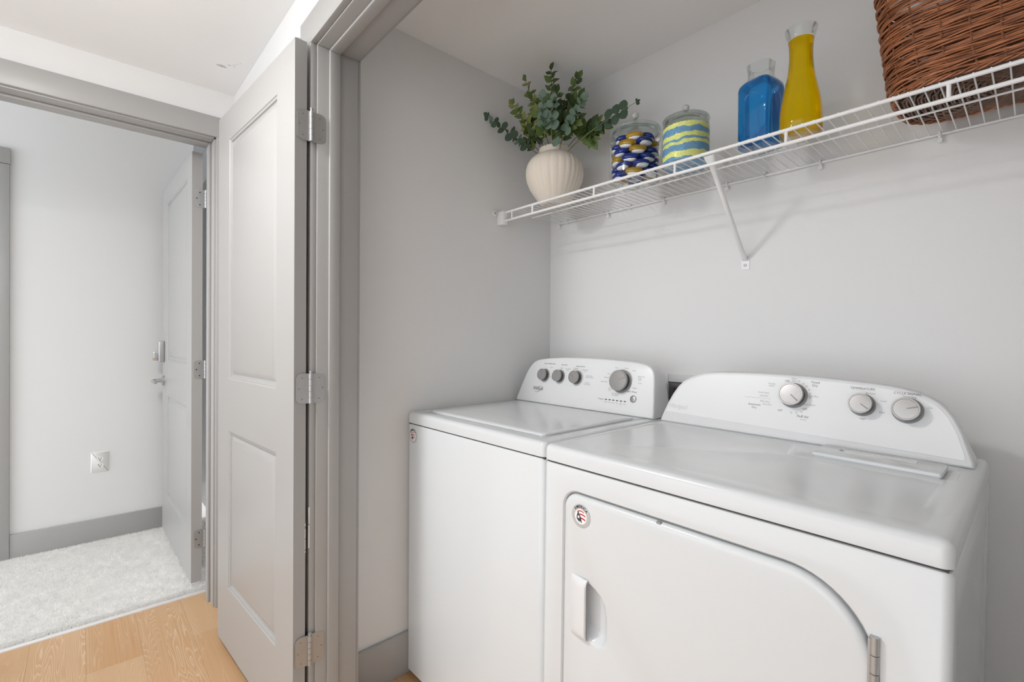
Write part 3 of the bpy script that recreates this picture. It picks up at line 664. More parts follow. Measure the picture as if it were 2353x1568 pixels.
# ================================================================== DRYER
def dryer():
    X0, X1, Y0, Y1 = -.806, -.068, .839, 1.50
    r = empty('clothes_dryer', (-.434, 1.2, .004), label='white front-door clothes dryer with three silver dials, right of the washer', cat='dryer')
    pts = rrect(X0, X1, Y0, Y1, (.014, .014, .004, .004), 6)
    bm = bmesh.new(); loft(bm, [[(x, y, .02) for x, y in offset_poly(pts, .004)], [(x, y, .024) for x, y in pts], [(x, y, .922) for x, y in pts], [(x, y, .9275) for x, y in offset_poly(pts, .003)], [(x, y, .929) for x, y in offset_poly(pts, .007)]])
    cab = P('cabinet', bm, M['enamel'], r)
    # recess for the door
    dz0, dz1, dx0, dx1 = .26, .876, -.740, -.146
    do = rrect(dx0, dx1, dz0, dz1, (.045, .12, .125, .040), 14)
    bm = bmesh.new(); loft(bm, [[(x, Y0+.016, z) for x, z in do], [(x, Y0+.004, z) for x, z in do], [(x, Y0-.001, z) for x, z in offset_poly(do, -.004)], [(x, Y0-.01, z) for x, z in offset_poly(do, -.004)]])
    cut = mesh_obj('cut', bm, M['enamel']); cut.location = -Vector(r.location); boolean_local(cab, cut)
    # side panel embossed rectangle
    bm = bmesh.new(); sp = rrect(Y0+.09, Y1-.05, .12, .86, .05, 8); sp = [(y, z - (0.10*(1-min(1, max(0, (y-Y0-.09)/.25)))**2 if z > .5 else 0)) for y, z in sp]
    loft(bm, [[(X1+.002, y, z) for y, z in offset_poly(sp, -.004)], [(X1-.0022, y, z) for y, z in offset_poly(sp, .004)], [(X1-.0025, y, z) for y, z in offset_poly(sp, .006)]])
    cut = mesh_obj('cut', bm, M['enamel']); cut.location = -Vector(r.location); boolean_local(cab, cut)
    bm = bmesh.new(); box(bm, X0+.006, X1-.006, Y0+.006, Y1-.006, .926, .938); P('seam', bm, M['gap'], r)
    for x in (X0+.04, X1-.04):
        for y in (Y0+.04, Y1-.04):
            bm = bmesh.new(); disc(bm, (x, y, -.004 if x < -.4 else .004), (0, 0, 1), .02, .024, 16); P('foot', bm, M['skirt'], r)
    # door
    g = .0035
    bm = bmesh.new(); di = offset_poly(do, .0045)
    loft(bm, [[(x, Y0+.015, z) for x, z in di], [(x, Y0+.002, z) for x, z in di], [(x, Y0-.0015, z) for x, z in offset_poly(di, .0015)], [(x, Y0-.0045, z) for x, z in offset_poly(di, .006)], [(x, Y0-.0055, z) for x, z in offset_poly(di, .012)]])
    door = P('door', bm, M['enamel'], r, sharp=50)
    # finger pocket
    bm = bmesh.new(); pk = [(-.690, .668), (-.690, .575), (-.660, .5605), (-.632, .5575), (-.6165, .566), (-.6125, .58), (-.6115, .60), (-.6125, .63), (-.618, .652), (-.628, .666), (-.642, .676), (-.660, .6835)]
    pk = pk  # cw/ccw handled by recalc
    ccw = pk
    loft(bm, [[(x, Y0-.02, z) for x, z in offset_poly(ccw, -.006)], [(x, Y0-.0056, z) for x, z in offset_poly(ccw, -.006)], [(x, Y0-.0045, z) for x, z in offset_poly(ccw, -.0025)], [(x, Y0-.001, z) for x, z in offset_poly(ccw, .0015)], [(x, Y0+.006, z) for x, z in offset_poly(ccw, .006)], [(x, Y0+.0115, z) for x, z in offset_poly(ccw, .012)], [(x, Y0+.0135, z) for x, z in offset_poly(ccw, .019)]])
    cut = mesh_obj('cut', bm, M['enamel']); cut.location = -Vector(r.location); boolean_local(door, cut)
    bm = bmesh.new()
    hz0, hz1 = .556, .692
    prof = [(-.707, -.0045), (-.7055, -.0105), (-.701, -.0135), (-.685, -.0165), (-.667, -.0185), (-.6615, -.0180), (-.6595, -.0155), (-.6605, -.0125), (-.668, -.0125), (-.692, -.0085), (-.699, -.0045)]
    rings = []
    for z, s in ((hz0, .35), (hz0+.004, .72), (hz0+.012, .93), (hz0+.02, 1), (hz1-.02, 1), (hz1-.010, .93), (hz1-.004, .72), (hz1, .35)):
        rings.append([Vector((x, Y0+(-.005+(yy+.005)*s), z)) for x, yy in prof])
    loft(bm, rings); P('handle', bm, M['plastic'], door, sharp=40)
    badge(door, -.6835, Y0-.0055, .829, .0265)
    bm = bmesh.new(); box(bm, -.497, -.487, Y0-.004, Y0+.004, .868, .8725, bev=.001); P('door_catch', bm, M['ring'], r)
    # piano hinge
    h = None; k = 0; z = .812
    bm = bmesh.new(); box(bm, -.1565, -.1535, Y0-.006, Y0+.002, .33, z-.004); h = P('hinge', bm, M['nickel'], r)
    while z > .33:
        bm = bmesh.new(); tube(bm, [(-.149, Y0-.0035, z), (-.149, Y0-.0035, z-.0255)], .0058, 14); P('knuckle', bm, M['nickel'], h); z -= .0265
    # top
    pt = rrect(X0, X1, Y0-.002, Y1, (.016, .016, .006, .006), 8)
    ring = lambda d, z: [Vector((x, y, z)) for x, y in rrect(X0+d, X1-d, Y0-.002+d, Y1-d, max(.004, .016-d), 8)]
    bm = bmesh.new(); loft(bm, [ring(.004, .932), ring(0, .934), ring(0, .957), ring(.0022, .9645), ring(.0075, .9695), ring(.014, .971), ring(.03, .9712), ring(.1, .9712)])
    top = P('top_panel', bm, M['enamel'], r, sharp=60)
    def rnd(poly, rad, seg=5):
        out = []; n = len(poly)
        for i in range(n):
            p0, p1, p2 = Vector(poly[i-1]), Vector(poly[i]), Vector(poly[(i+1) % n]); a = (p0-p1).normalized(); b = (p2-p1).normalized()
            rr = min(rad, (p0-p1).length*.45, (p2-p1).length*.45); s, e = p1+a*rr, p1+b*rr
            for k in range(seg+1):
                t = k/seg; out.append(tuple((1-t)**2*s+2*t*(1-t)*p1+t*t*e))
        return out
    rec = rnd([(-.782, .885), (-.112, .885), (-.112, 1.0), (-.112, 1.188), (-.375, 1.196), (-.405, 1.325), (-.784, 1.332)], .022)
    dz = lambda y, d: .9712-.00006-d*min(1, max(0, (y-.90)/.24))
    bm = bmesh.new(); loft(bm, [[(x, y, .99) for x, y in offset_poly(rec, -.001)], [(x, y, .9713) for x, y in rec], [(x, y, dz(y, .0008)) for x, y in offset_poly(rec, .0015)], [(x, y, dz(y, .0026)) for x, y in offset_poly(rec, .006)], [(x, y, dz(y, .0030)) for x, y in offset_poly(rec, .0085)]])
    cut = mesh_obj('cut', bm, M['enamel']); cut.location = -Vector(r.location); boolean_local(top, cut)
    # lint screen lid
    q = rnd([(-.337, 1.212), (-.117, 1.199), (-.117, 1.300), (-.340, 1.325)], .006, 3)
    bm = bmesh.new(); loft(bm, [[(x, y, .9705) for x, y in offset_poly(q, .004)], [(x, y, .976) for x, y in offset_poly(q, .0)], [(x, y, .9815) for x, y in offset_poly(q, .001)], [(x, y, .983) for x, y in offset_poly(q, .004)]])
    ll = P('lint_screen_lid', bm, M['enamel'], r)
    bm = bmesh.new(); box(bm, -.111, -.099, 1.205, 1.30, .9695, .9716); P('lid_slot', bm, M['plastic'], r)
    bm = bmesh.new(); bm.faces.new([bm.verts.new(p) for p in ((-.300, 1.268, .9833), (-.288, 1.268, .9833), (-.2945, 1.282, .9833))]); P('arrow_mark', bm, M['inkl'], ll, flat=True)
    bm = bmesh.new(); box(bm, -.285, -.163, 1.262, 1.287, .9828, .9834); P('label_strip', bm, M['bwhite'], ll)
    # console
    out = [(-.793, .973), (-.083, .973), (-.084, .985), (-.089, 1.0), (-.095, 1.018), (-.101, 1.038), (-.109, 1.056), (-.117, 1.072), (-.128, 1.087), (-.141, 1.1), (-.157, 1.110), (-.178, 1.119), (-.203, 1.125), (-.233, 1.1295), (-.265, 1.1325), (-.33, 1.1365), (-.393, 1.139), (-.46, 1.140), (-.52, 1.1395), (-.58, 1.1375), (-.625, 1.1355), (-.650, 1.133), (-.675, 1.1285), (-.696, 1.1215), (-.715, 1.1125), (-.733, 1.101), (-.749, 1.083), (-.762, 1.061), (-.774, 1.034), (-.784, 1.006), (-.790, .985)]
    bm, fr = console('d', out, .25, 1.345, .972, .078, -.793, -.083, r)
    con = P('control_console', bm, M['plastic'], r, sharp=30)
    # inset face sheet
    inn = [p for p in offset_poly(out, .009) if p[1] > .989]; xr = max(x for x, z in inn if z < 1.0); xl = min(x for x, z in inn if z < 1.0)
    k0 = min(range(len(inn)), key=lambda i: (inn[i][1] if inn[i][0] > -.3 else 9)); inn = inn[k0:]+inn[:k0]; inn = [(xl-.001, .9865), (xr+.001, .9865)]+inn
    bm = bmesh.new(); loft(bm, [[fr(x, z, -.001) for x, z in inn], [fr(x, z, .0008) for x, z in inn], [fr(-.43+(x+.43)*.997, 1.06+(z-1.06)*.993, .0012) for x, z in inn]])
    P('face_sheet', bm, M['face'], con, sharp=20)
    f2 = lambda x, z, o=0: fr(x, z, o+.0011)
    knob(r, f2, -.4245, 1.086, .0290, .028, -42, 'cycle_dial', ring=True)
    knob(r, f2, -.2770, 1.079, .0235, .028, -36, 'temperature_dial')
    knob(r, f2, -.1935, 1.076, .0255, .028, 18, 'cycle_signal_dial')
    bm = bmesh.new()
    def T(s, x, z, size, **k): text_bm(bm, s, size, x, z, f2, extr=.0004, **k)
    T('TEMPERATURE', -.279, 1.1165, .0074); T('CYCLE SIGNAL', -.1955, 1.1128, .0074)
    T('Timed\nDry', -.378, 1.119, .0078); T('Automatic\nDry', -.5175, 1.049, .0078); T('Fluff Air', -.3985, 1.0355, .0084)
    T('OFF', -.4425, 1.1215, .0064); T('OFF', -.4525, 1.0445, .0064); T('OFF', -.396, 1.0545, .0064)
    P('lettering', bm, M['ink'], con, flat=True)
    bm = bmesh.new()
    for s, x, z, sz in (('Heavy\nDry', -.4265, 1.1265, .006), ('70', -.4155, 1.1235, .006), ('60', -.4045, 1.1175, .006), ('50', -.397, 1.1115, .006), ('40', -.390, 1.1035, .006), ('30', -.387, 1.094, .006), ('Damp Dry', -.3815, 1.0885, .0066), ('20', -.3875, 1.0835, .006), ('Cool Down', -.387, 1.0665, .0066), ('10', -.403, 1.0465, .006), ('20', -.4135, 1.0435, .006), ('10', -.426, 1.042, .006), ('no heat', -.397, 1.0285, .0052),
                        ('Wrinkle\nShield', -.4795, 1.109, .0062), ('Cool Down', -.497, 1.0865, .0066), ('Less Dry', -.4955, 1.0785, .0066), ('More Dry', -.492, 1.0635, .0066), ('Very Dry', -.486, 1.0565, .0066), ('Ex Low', -.2625, 1.107, .0068), ('Low', -.2375, 1.092, .0068), ('Med', -.239, 1.066, .0068), ('High', -.2745, 1.0475, .0068), ('Push to Start', -.192, 1.1065, .0048), ('Off', -.184, 1.1035, .007), ('On', -.156, 1.086, .007)):
        text_bm(bm, s, sz*.9, x, z, f2, extr=.0004)
    P('dial_marks', bm, M['inkl'], con, flat=True)
    bm = bmesh.new(); text_bm(bm, 'Energy Preferred Automatic Dry', .005, -.512, 1.0715, f2, extr=.0004); text_bm(bm, 'Whirlpool', .019, -.738, 1.0215, f2, extr=.0005, shear=.25, sx=.75)
    P('faint_print', bm, M['ink_faint'], con, flat=True)
    r.rotation_euler = (0, radians(.6), 0); r.location.x -= .0118
dryer()

# ------------------------------------------------------------------ laundry supply box in the wall behind
vb = empty('laundry_valve_box', (-.85, YB, .90), label='white laundry valve box set in the wall between the two consoles', cat='valve box')
bm = bmesh.new()
for b in ((-.966, -.936, YB-.012, YB, .86, 1.1), (-.936, -.76, YB-.012, YB, 1.071, 1.1), (-.76, -.73, YB-.012, YB, .86, 1.1), (-.936, -.76, YB-.012, YB, .86, .885)): box(bm, *b, bev=.003)
P('frame', bm, M['plastic'], vb)
bm = bmesh.new(); box(bm, -.936, -.76, YB-.004, YB-.001, .885, 1.071); P('recess', bm, M['backing'], vb)
for x in (-.905, -.80):
    bm = bmesh.new(); tube(bm, [(x, YB-.012, 1.05), (x, YB-.012, 1.0), (x, YB-.02, .95), (x, YB-.03, .80)], [.009, .011, .010, .010], 10); P('hose', bm, M['skirt'], vb)

# ================================================================== WIRE SHELF
def shelf():
    x0, x1, yf, yb, zt, zl = -1.548, XR-.005, 1.332, 1.645, 1.766, 1.731
    r = empty('wire_shelf', (-.65, 1.49, zt), label='white vinyl-coated wire shelf fixed to the closet walls above the machines', cat='shelf')
    def rail(name, a, b, rad, n=10):
        bm = bmesh.new(); tube(bm, [a, b], rad, n); return P(name, bm, M['wire'], r)
    rail('front_rail', (x0+.03, yf, zt), (x1, yf, zt), .0048, 12); rail('lower_rail', (x0+.03, yf-.001, zl), (x1, yf-.001, zl), .0048, 12)
    rail('back_rail', (-1.500, yb, zt-.001), (x1, yb, zt-.001), .0036); rail('middle_rail', (-1.495, 1.468, zt-.003), (x1, 1.468, zt-.003), .0026)
    me = None; x = -1.4985; n = 0
    while x < x1-.01:
        if me is None:
            bm = bmesh.new(); tube(bm, [(0, yf-.004-1.49, .0030), (0, yf+.003-1.49, .0040), (0, yb-1.49, .0022)], .0017, 6)
            o = mesh_obj('wire', bm, M['wire'], r); me = o.data
        else:
            o = bpy.data.objects.new('wire', me); COL.objects.link(o); o.parent = r
        o.location = (x+.65, 0, 0); x += .0256; n += 1
    x = -1.355
    while x < x1:
        bm = bmesh.new(); tube(bm, [(x, yf-.001, zl), (x, yf, zt)], .0040, 10); P('strut', bm, M['wire'], r); x += .307
    bm = bmesh.new(); tube(bm, [(-1.478, yf, zl), (-1.478, yf, zt)], .0032, 8); P('strut', bm, M['wire'], r)
    # end bracket on the left wall
    bm = bmesh.new(); box(bm, XL, XL+.042, yf-.014, yf+.012, zl-.016, zt+.006, bev=.003); 
    eb = P('end_bracket', bm, M['wire'], r)
    bm = bmesh.new(); disc(bm, (XL, 1.305, zt-.001), (1, 0, 0), .011, .006, 16); P('screw_tab', bm, M['wire'], eb)
    bm = bmesh.new(); disc(bm, (XL+.006, 1.305, zt-.001), (1, 0, 0), .0035, .002, 10); P('screw', bm, M['ring'], eb)
    for x in (-1.494, -1.218, -.959, -.720, -.441, -.173, .11):
        bm = bmesh.new(); tube(bm, [(x, YB, zt-.017), (x, yb-.005, zt-.017)], [.0065, .0055], 12)
        tube(bm, [(x, yb+.004, zt-.015), (x, yb-.007, zt-.006), (x, yb-.005, zt+.004), (x, yb+.003, zt+.005)], .0032, 8); P('wall_clip', bm, M['wire'], r)
    for x in (-1.448, -1.113, -.599):
        bm = bmesh.new(); tube(bm, [(x, YB, zt+.008), (x, yb-.004, zt+.008)], .005, 10); tube(bm, [(x-.003, yb-.004, zt+.006), (x, yb-.006, zt-.006), (x+.003, yb, zt-.008)], .0022, 6); P('wall_clip', bm, M['wire'], r)
    # brace
    A, B = Vector((-.640, yf+.006, zt-.004)), Vector((-.6605, YB-.004, 1.497))
    bm = bmesh.new(); rings = []
    for t, w_, h_ in ((0, .015, .003), (.03, .0145, .0035), (.09, .0085, .006), (.16, .0075, .0075), (.55, .0075, .0075), (.88, .0075, .0075), (.97, .0085, .004), (1.0, .0095, .002)):
        c = A.lerp(B, t); dd = (B-A).normalized(); sx = Vector((1, 0, 0)); up = dd.cross(sx).normalized()
        rings.append([c+sx*(w_*cos(2*pi*k/12))+up*(h_*sin(2*pi*k/12)) for k in range(12)])
    loft(bm, rings); br = P('brace', bm, M['wire'], r)
    bm = bmesh.new(); pts = rrect(-.6735, -.6475, 1.467, 1.506, (.002, .002, .012, .012), 5); loft(bm, [[(x, YB, z) for x, z in pts], [(x, YB-.0028, z) for x, z in pts]]); P('foot_plate', bm, M['wire'], br)
    bm = bmesh.new(); tube(bm, [(-.6605, YB-.002, 1.4815), (-.6605, YB-.0055, 1.4815), (-.6605, YB-.0065, 1.4815)], [.0048, .0045, .002], 14); P('screw', bm, M['nickel'], br)
shelf()
ZS = 1.7725   # top of the deck wires
# ================================================================== VASE + GREENERY
VX, VY = -1.330, 1.432
def vase():
    nrib = 26
    def fn(t, z):
        zz = max(0, min(1, (z-.02)/.19)); amp = .024*sin(pi*zz)**.6 if 0 < zz < 1 else 0
        return 1-amp*(.75+.25*sin(5*t+1))*(abs(cos(t*nrib/2+.9*sin(3*t)+.25*sin(20*z+t)))**5)
    prof = [(.001, .004), (.044, .004), (.048, .0), (.054, .004), (.064, .017), (.083, .042), (.1, .069), (.1125, .097), (.1178, .122), (.1172, .145), (.1115, .167), (.100, .185), (.083, .199), (.070, .205), (.0635, .207), (.0618, .212), (.062, .220), (.0645, .228), (.0635, .232), (.060, .233), (.056, .226), (.055, .21), (.062, .198), (.088, .18), (.104, .15), (.106, .12), (.09, .07), (.055, .02), (.001, .015)]
    bm = bmesh.new(); lathe(bm, prof, (VX, VY, ZS), 208, fn, caps=False)
    o = P_top('ribbed_vase', bm, M['ceramic'], (VX, VY, ZS), sharp=80)
    tag(o, 'round cream ceramic vase with vertical ribs holding the greenery', 'vase')
def P_top(name, bm, m, loc, **k):
    o = mesh_obj(name, bm, m, None, shift=loc, **k); o.location = loc; return o
vase()
def leaf_mesh(name, kind):
    bm = bmesh.new()
    if kind == 'round': prof = [(0, .06), (.12, .34), (.35, .50), (.6, .50), (.85, .33), (1, .06)]
    else: prof = [(0, .04), (.18, .24), (.42, .36), (.68, .27), (.88, .11), (1, .01)]
    L_, C_, R_ = [], [], []
    for t, w_ in prof:
        dz = -.16*t*t if kind != 'round' else -.05*t*t
        L_.append(bm.verts.new((t, w_, dz+.10*w_))); C_.append(bm.verts.new((t, 0, dz))); R_.append(bm.verts.new((t, -w_, dz+.10*w_)))
    for i in range(len(prof)-1):
        bm.faces.new((C_[i], C_[i+1], L_[i+1], L_[i])); bm.faces.new((R_[i], R_[i+1], C_[i+1], C_[i]))
    me = bpy.data.meshes.new(name); bm.to_mesh(me); bm.free(); me.polygons.foreach_set('use_smooth', [True]*len(me.polygons)); return me
def plant():
    root = empty('greenery_bouquet', (VX, VY, 1.99), label='mixed eucalyptus and leafy green stems standing in the cream vase', cat='plant')
    LM = {}
    def lm(kind, mk):
        if (kind, mk) not in LM:
            me = leaf_mesh('leaf', kind); me.materials.append(M[mk]); LM[(kind, mk)] = me
        return LM[(kind, mk)]
    rl = Vector(root.location); cnt = [0]
    def leaf(p, d, size, kind, mk, nrm=None, force=False):
        if p[2] < 2.04 and abs(p[0]-VX) < .062 and p[1] < VY and cnt[0] > 0 and not force: return
        d = Vector(d).normalized(); nrm = Vector(nrm) if nrm else Vector((random.uniform(-.6, .6), -1, random.uniform(-.4, .6)))
        y = nrm.cross(d)
        if y.length < .05: y = Vector((0, 0, 1)).cross(d)
        y.normalize(); z = d.cross(y)
        o = bpy.data.objects.new('leaf', lm(kind, mk)); COL.objects.link(o); o.parent = root
        q = Vector(p)-rl
        o.matrix_local = Matrix(((d.x*size, y.x*size, z.x*size, q.x), (d.y*size, y.y*size, z.y*size, q.y), (d.z*size, y.z*size, z.z*size, q.z), (0, 0, 0, 1)))
        cnt[0] += 1
    def bez(a, b, c, n=9):
        return [((1-t)**2*Vector(a)+2*t*(1-t)*Vector(b)+t*t*Vector(c)) for t in [i/(n-1) for i in range(n)]]
    def stem(pts, r=.0016, mk='stem'):
        bm = bmesh.new(); n = len(pts); tube(bm, pts, [r*(1-.5*i/n) for i in range(n)], 5); P('stem', bm, M[mk], root)
    B0 = Vector((VX, VY, 1.93))
    def branch(tip, mid, kind, mks, size, n, t0=.35, spread=1, stemm='stem', pair=True, seed=0):
        pts = bez(B0+Vector((random.uniform(-.02, .02), random.uniform(-.02, .02), 0)), mid, tip); stem(pts, mk=stemm)
        n = int(n*(1.3 if kind == 'round' else 1.75)); size *= .98 if kind == 'round' else 1.22
        for i in range(n):
            t = t0+(1-t0)*i/max(1, n-1); f = t*(len(pts)-1); k = min(int(f), len(pts)-2); p = pts[k].lerp(pts[k+1], f-k); tg = (pts[k+1]-pts[k]).normalized()
            ph = i*1.57+seed+random.uniform(-.3, .3); s1 = tg.cross(Vector((0, -1, .2))).normalized(); s2 = tg.cross(s1)
            sd = s1*cos(ph)+s2*sin(ph)*.7
            sz = size*(1-.35*max(0, t-.6)/.4)*random.uniform(.8, 1.15)
            mk = random.choice(mks)
            for sg in ((1, -1) if pair else (random.choice((1, -1)),)):
                d = sd*sg*spread+tg*.55+Vector((0, 0, random.uniform(-.25, .15)))
                leaf(p, d, sz, kind, mk)
        leaf(pts[-1], tg, size*.8, kind, mks[0])
    V = Vector
    branch(V((-1.545, 1.255, 2.155)), V((-1.42, 1.36, 2.03)), 'round', ['eucd', 'eucd', 'euc'], .034, 9, .45, seed=.3)
    branch(V((-0.958, 1.452, 2.070)), V((-1.16, 1.42, 2.03)), 'round', ['eucd'], .020, 4, .60, seed=1.2, stemm='stemg')
    for q, dd in (((-1.018, 1.455, 2.064), (.2, 0, 1)), ((-1.022, 1.455, 2.062), (.6, 0, -1)), ((-1.046, 1.455, 2.060), (0, 0, 1)), ((-1.052, 1.455, 2.057), (.1, 0, -1)), ((-1.074, 1.455, 2.056), (-.3, 0, 1)), ((-1.078, 1.455, 2.054), (-.1, 0, -1))):
        leaf(q, dd, .036, 'round', 'eucd', (0.2, -1, 0))
    branch(V((-1.430, 1.36, 2.300)), V((-1.36, 1.38, 2.12)), 'point', ['ivy', 'ivyl'], .034, 5, .6, seed=.5)
    branch(V((-1.325, 1.405, 2.318)), V((-1.33, 1.41, 2.15)), 'point', ['ivyd', 'ivy'], .040, 7, .5, seed=.9)
    branch(V((-1.235, 1.46, 2.265)), V((-1.30, 1.43, 2.12)), 'point', ['ivy', 'ivyd'], .042, 7, .5, seed=.2)
    branch(V((-1.270, 1.30, 2.150)), V((-1.31, 1.34, 2.02)), 'round', ['euc', 'euc', 'bright'], .036, 10, .3, seed=.4, stemm='stemg')
    branch(V((-1.235, 1.32, 2.13)), V((-1.28, 1.34, 2.03)), 'round', ['euc'], .036, 8, .3, seed=.8, stemm='stemg')
    branch(V((-1.140, 1.38, 2.125)), V((-1.25, 1.36, 2.01)), 'round', ['euc'], .034, 6, .58, seed=.1, stemm='stemg')
    branch(V((-1.485, 1.34, 2.215)), V((-1.40, 1.37, 2.10)), 'point', ['ivyl', 'ivy'], .036, 7, .45, seed=1.1)
    branch(V((-1.455, 1.38, 2.155)), V((-1.38, 1.40, 2.08)), 'point', ['ivyl', 'ivy'], .034, 6, .4, seed=.7)
    branch(V((-1.130, 1.49, 2.055)), V((-1.20, 1.45, 2.09)), 'point', ['ivy', 'ivyd'], .042, 7, .45, seed=.6)
    branch(V((-1.165, 1.47, 2.000)), V((-1.18, 1.45, 2.07)), 'point', ['ivy'], .040, 5, .6, seed=.3)
    branch(V((-1.465, 1.36, 2.055)), V((-1.39, 1.38, 2.05)), 'point', ['ivyd', 'ivy'], .030, 6, .45, seed=.2)
    branch(V((-1.420, 1.35, 2.10)), V((-1.37, 1.37, 2.06)), 'point', ['ivyl', 'ivyd'], .030, 6, .4, seed=1.5)
    branch(V((-1.37, 1.36, 2.19)), V((-1.35, 1.38, 2.09)), 'point', ['ivyl', 'ivy'], .038, 8, .35, seed=.5)
    branch(V((-1.20, 1.43, 2.17)), V((-1.27, 1.42, 2.07)), 'point', ['ivyd', 'ivy'], .040, 8, .35, seed=1.3)
    branch(V((-1.29, 1.40, 2.21)), V((-1.31, 1.41, 2.1)), 'point', ['ivyd', 'ivyd', 'ivy'], .038, 8, .3, seed=.9)
    branch(V((-1.18, 1.40, 2.07)), V((-1.26, 1.38, 2.04)), 'point', ['ivyd', 'ivy'], .038, 6, .35, seed=.4)
    for i in range(34):
        a_ = random.uniform(0, 2*pi); rr = random.uniform(.01, .075); p = (VX+.02+rr*cos(a_)*1.2, VY-.03+rr*sin(a_)*.8, random.uniform(2.03, 2.15))
        leaf(p, (cos(a_), sin(a_)*.6-.3, random.uniform(-.2, .9)), random.uniform(.026, .042), random.choice(('point', 'point', 'round')), random.choice(('ivyd', 'ivy', 'eucd', 'euc')))
    leaf((-1.262, 1.365, 2.012), (.45, -.35, -1), .042, 'round', 'euc', (-.1, -1, .1), True); leaf((-1.385, 1.37, 2.015), (-.7, -.2, -.5), .034, 'point', 'ivy')
    leaf((-1.28, 1.33, 2.065), (-1, 0, .1), .034, 'round', 'bright', (0, -1, .4))
plant()
# ================================================================== GLASS JARS
def jar(name, X, Y, rb, hb, label, kz, kr):
    r = empty(name, (X, Y, ZS), label=label, cat='jar')
    t = .003
    bm = bmesh.new(); lathe(bm, [(rb*.80, .003), (rb*.86, .0), (rb*.93, .002), (rb*.985, .010), (rb, .022), (rb, hb-.016), (rb*.985, hb-.008), (rb*.94, hb-.002), (rb*.93, hb+.006), (rb*.90, hb+.006), (rb*.90, hb-.003)], (X, Y, ZS), 56, caps=False)
    # close the underside
    lathe(bm, [(.0005, .004), (rb*.80, .003)], (X, Y, ZS), 56, caps=False)
    bmesh.ops.remove_doubles(bm, verts=bm.verts, dist=1e-5); bmesh.ops.recalc_face_normals(bm, faces=bm.faces)
    P('glass_body', bm, M['thin'], r, sharp=60)
    bm = bmesh.new(); z = hb+.0065
    lathe(bm, [(rb*.86, z-.008), (rb*.89, z-.008), (rb*.89, z), (rb*.985, z), (rb*1.0, z+.004), (rb*.985, z+.0085), (rb*.9, z+.012), (rb*.6, z+.0205), (.016, z+.026), (.0066, z+.029), (.0064, kz-kr*.8)], (X, Y, ZS), 56, caps=False)
    lathe(bm, [(rb*.86, z-.008), (rb*.84, z+.004), (rb*.5, z+.0155), (.0004, z+.022)], (X, Y, ZS), 56, caps=False)
    bmesh.ops.remove_doubles(bm, verts=bm.verts, dist=1e-5); bmesh.ops.recalc_face_normals(bm, faces=bm.faces)
    ld = P('lid', bm, M['lidglass'], r, sharp=60)
    bm = bmesh.new(); bmesh.ops.create_uvsphere(bm, u_segments=24, v_segments=14, radius=kr); bmesh.ops.translate(bm, verts=bm.verts, vec=Vector((X, Y, ZS+kz))); P('knob', bm, M['ball'], ld, sharp=90)
    return r
J1 = (-.944, 1.426); J2 = (-.7535, 1.42)
jar('glass_jar', J1[0], J1[1], .0885, .168, 'lidded clear glass jar filled with blue and yellow laundry pods', .2365, .0128)
jar('glass_jar', J2[0], J2[1], .0715, .140, 'smaller lidded glass jar filled with striped yellow and blue scent beads', .193, .0105)
# pods
def pods():
    def blob(a, b, c, seg=14, ringn=8, flat=.25):
        bm = bmesh.new(); bmesh.ops.create_uvsphere(bm, u_segments=seg, v_segments=ringn, radius=1)
        for v in bm.verts:
            p = v.co; e = 1.25
            p.x, p.y, p.z = (math.copysign(abs(p.x)**.8, p.x)*a, math.copysign(abs(p.y)**.8, p.y)*b, math.copysign(abs(p.z)**1.0, p.z)*c)
        return bm
    protos = {}
    for col, mk in (('blue', 'podb'), ('yellow', 'pody')):
        e = empty('laundry_pod', (0, 0, -5)); bm = blob(.0255, .0300, .0135); mesh_obj('gel_top', bm, M[mk], e, sharp=90)
        bm = blob(.0165, .0225, .0100)
        for v in bm.verts: v.co += Vector((.0082, 0, -.0066))
        mesh_obj('white_chamber', bm, M['podw'], e, sharp=90); protos[col] = e
    first = {'blue': True, 'yellow': True}; lay = 0
    lab = {'blue': 'glossy blue and white laundry pod stacked inside the larger glass jar', 'yellow': 'glossy amber yellow and white laundry pod stacked inside the larger glass jar'}
    ords = ('bottom', 'second', 'third', 'fourth', 'fifth', 'topmost')
    sides = ('side facing the smaller jar', 'back right side', 'side facing the back wall', 'back left side', 'side facing the vase', 'front left side', 'side facing the room', 'front right side')
    def podlabel(col, L_, a_):
        c_ = 'blue and white' if col == 'blue' else 'amber and white'
        return '%s laundry pod, %s layer in larger jar, %s' % (c_, ords[L_], 'in the centre' if a_ is None else sides[int(round(a_/(pi/4))) % 8])
    for L_ in range(6):
        z = .0245+L_*.0255; n = 6 if L_ < 5 else 4; ph0 = L_*.42
        for i in range(n):
            col = ('blue', 'yellow')[(i+L_) % 2] if random.random() < .8 else random.choice(('blue', 'yellow'))
            if random.random() < .15: col = 'blue'
            a_ = ph0+2*pi*i/n; rr = .0555 if L_ < 5 else .042
            o = protos[col] if first[col] else copy_tree(protos[col]); first[col] = False
            o.location = (J1[0]+rr*cos(a_), J1[1]+rr*sin(a_), ZS+z+random.uniform(-.002, .002))
            o.rotation_euler = (random.uniform(-.15, .15), random.uniform(.05, .4), a_+random.uniform(-.15, .15))
            tag(o, podlabel(col, L_, a_), 'laundry pod', col+' laundry pods in the jar')
        if L_ < 4:
            col = random.choice(('blue', 'yellow')); o = copy_tree(protos[col]); o.location = (J1[0], J1[1], ZS+z); o.rotation_euler = (0, 0, random.uniform(0, 6)); tag(o, podlabel(col, L_, None), 'laundry pod', col+' laundry pods in the jar')
pods()
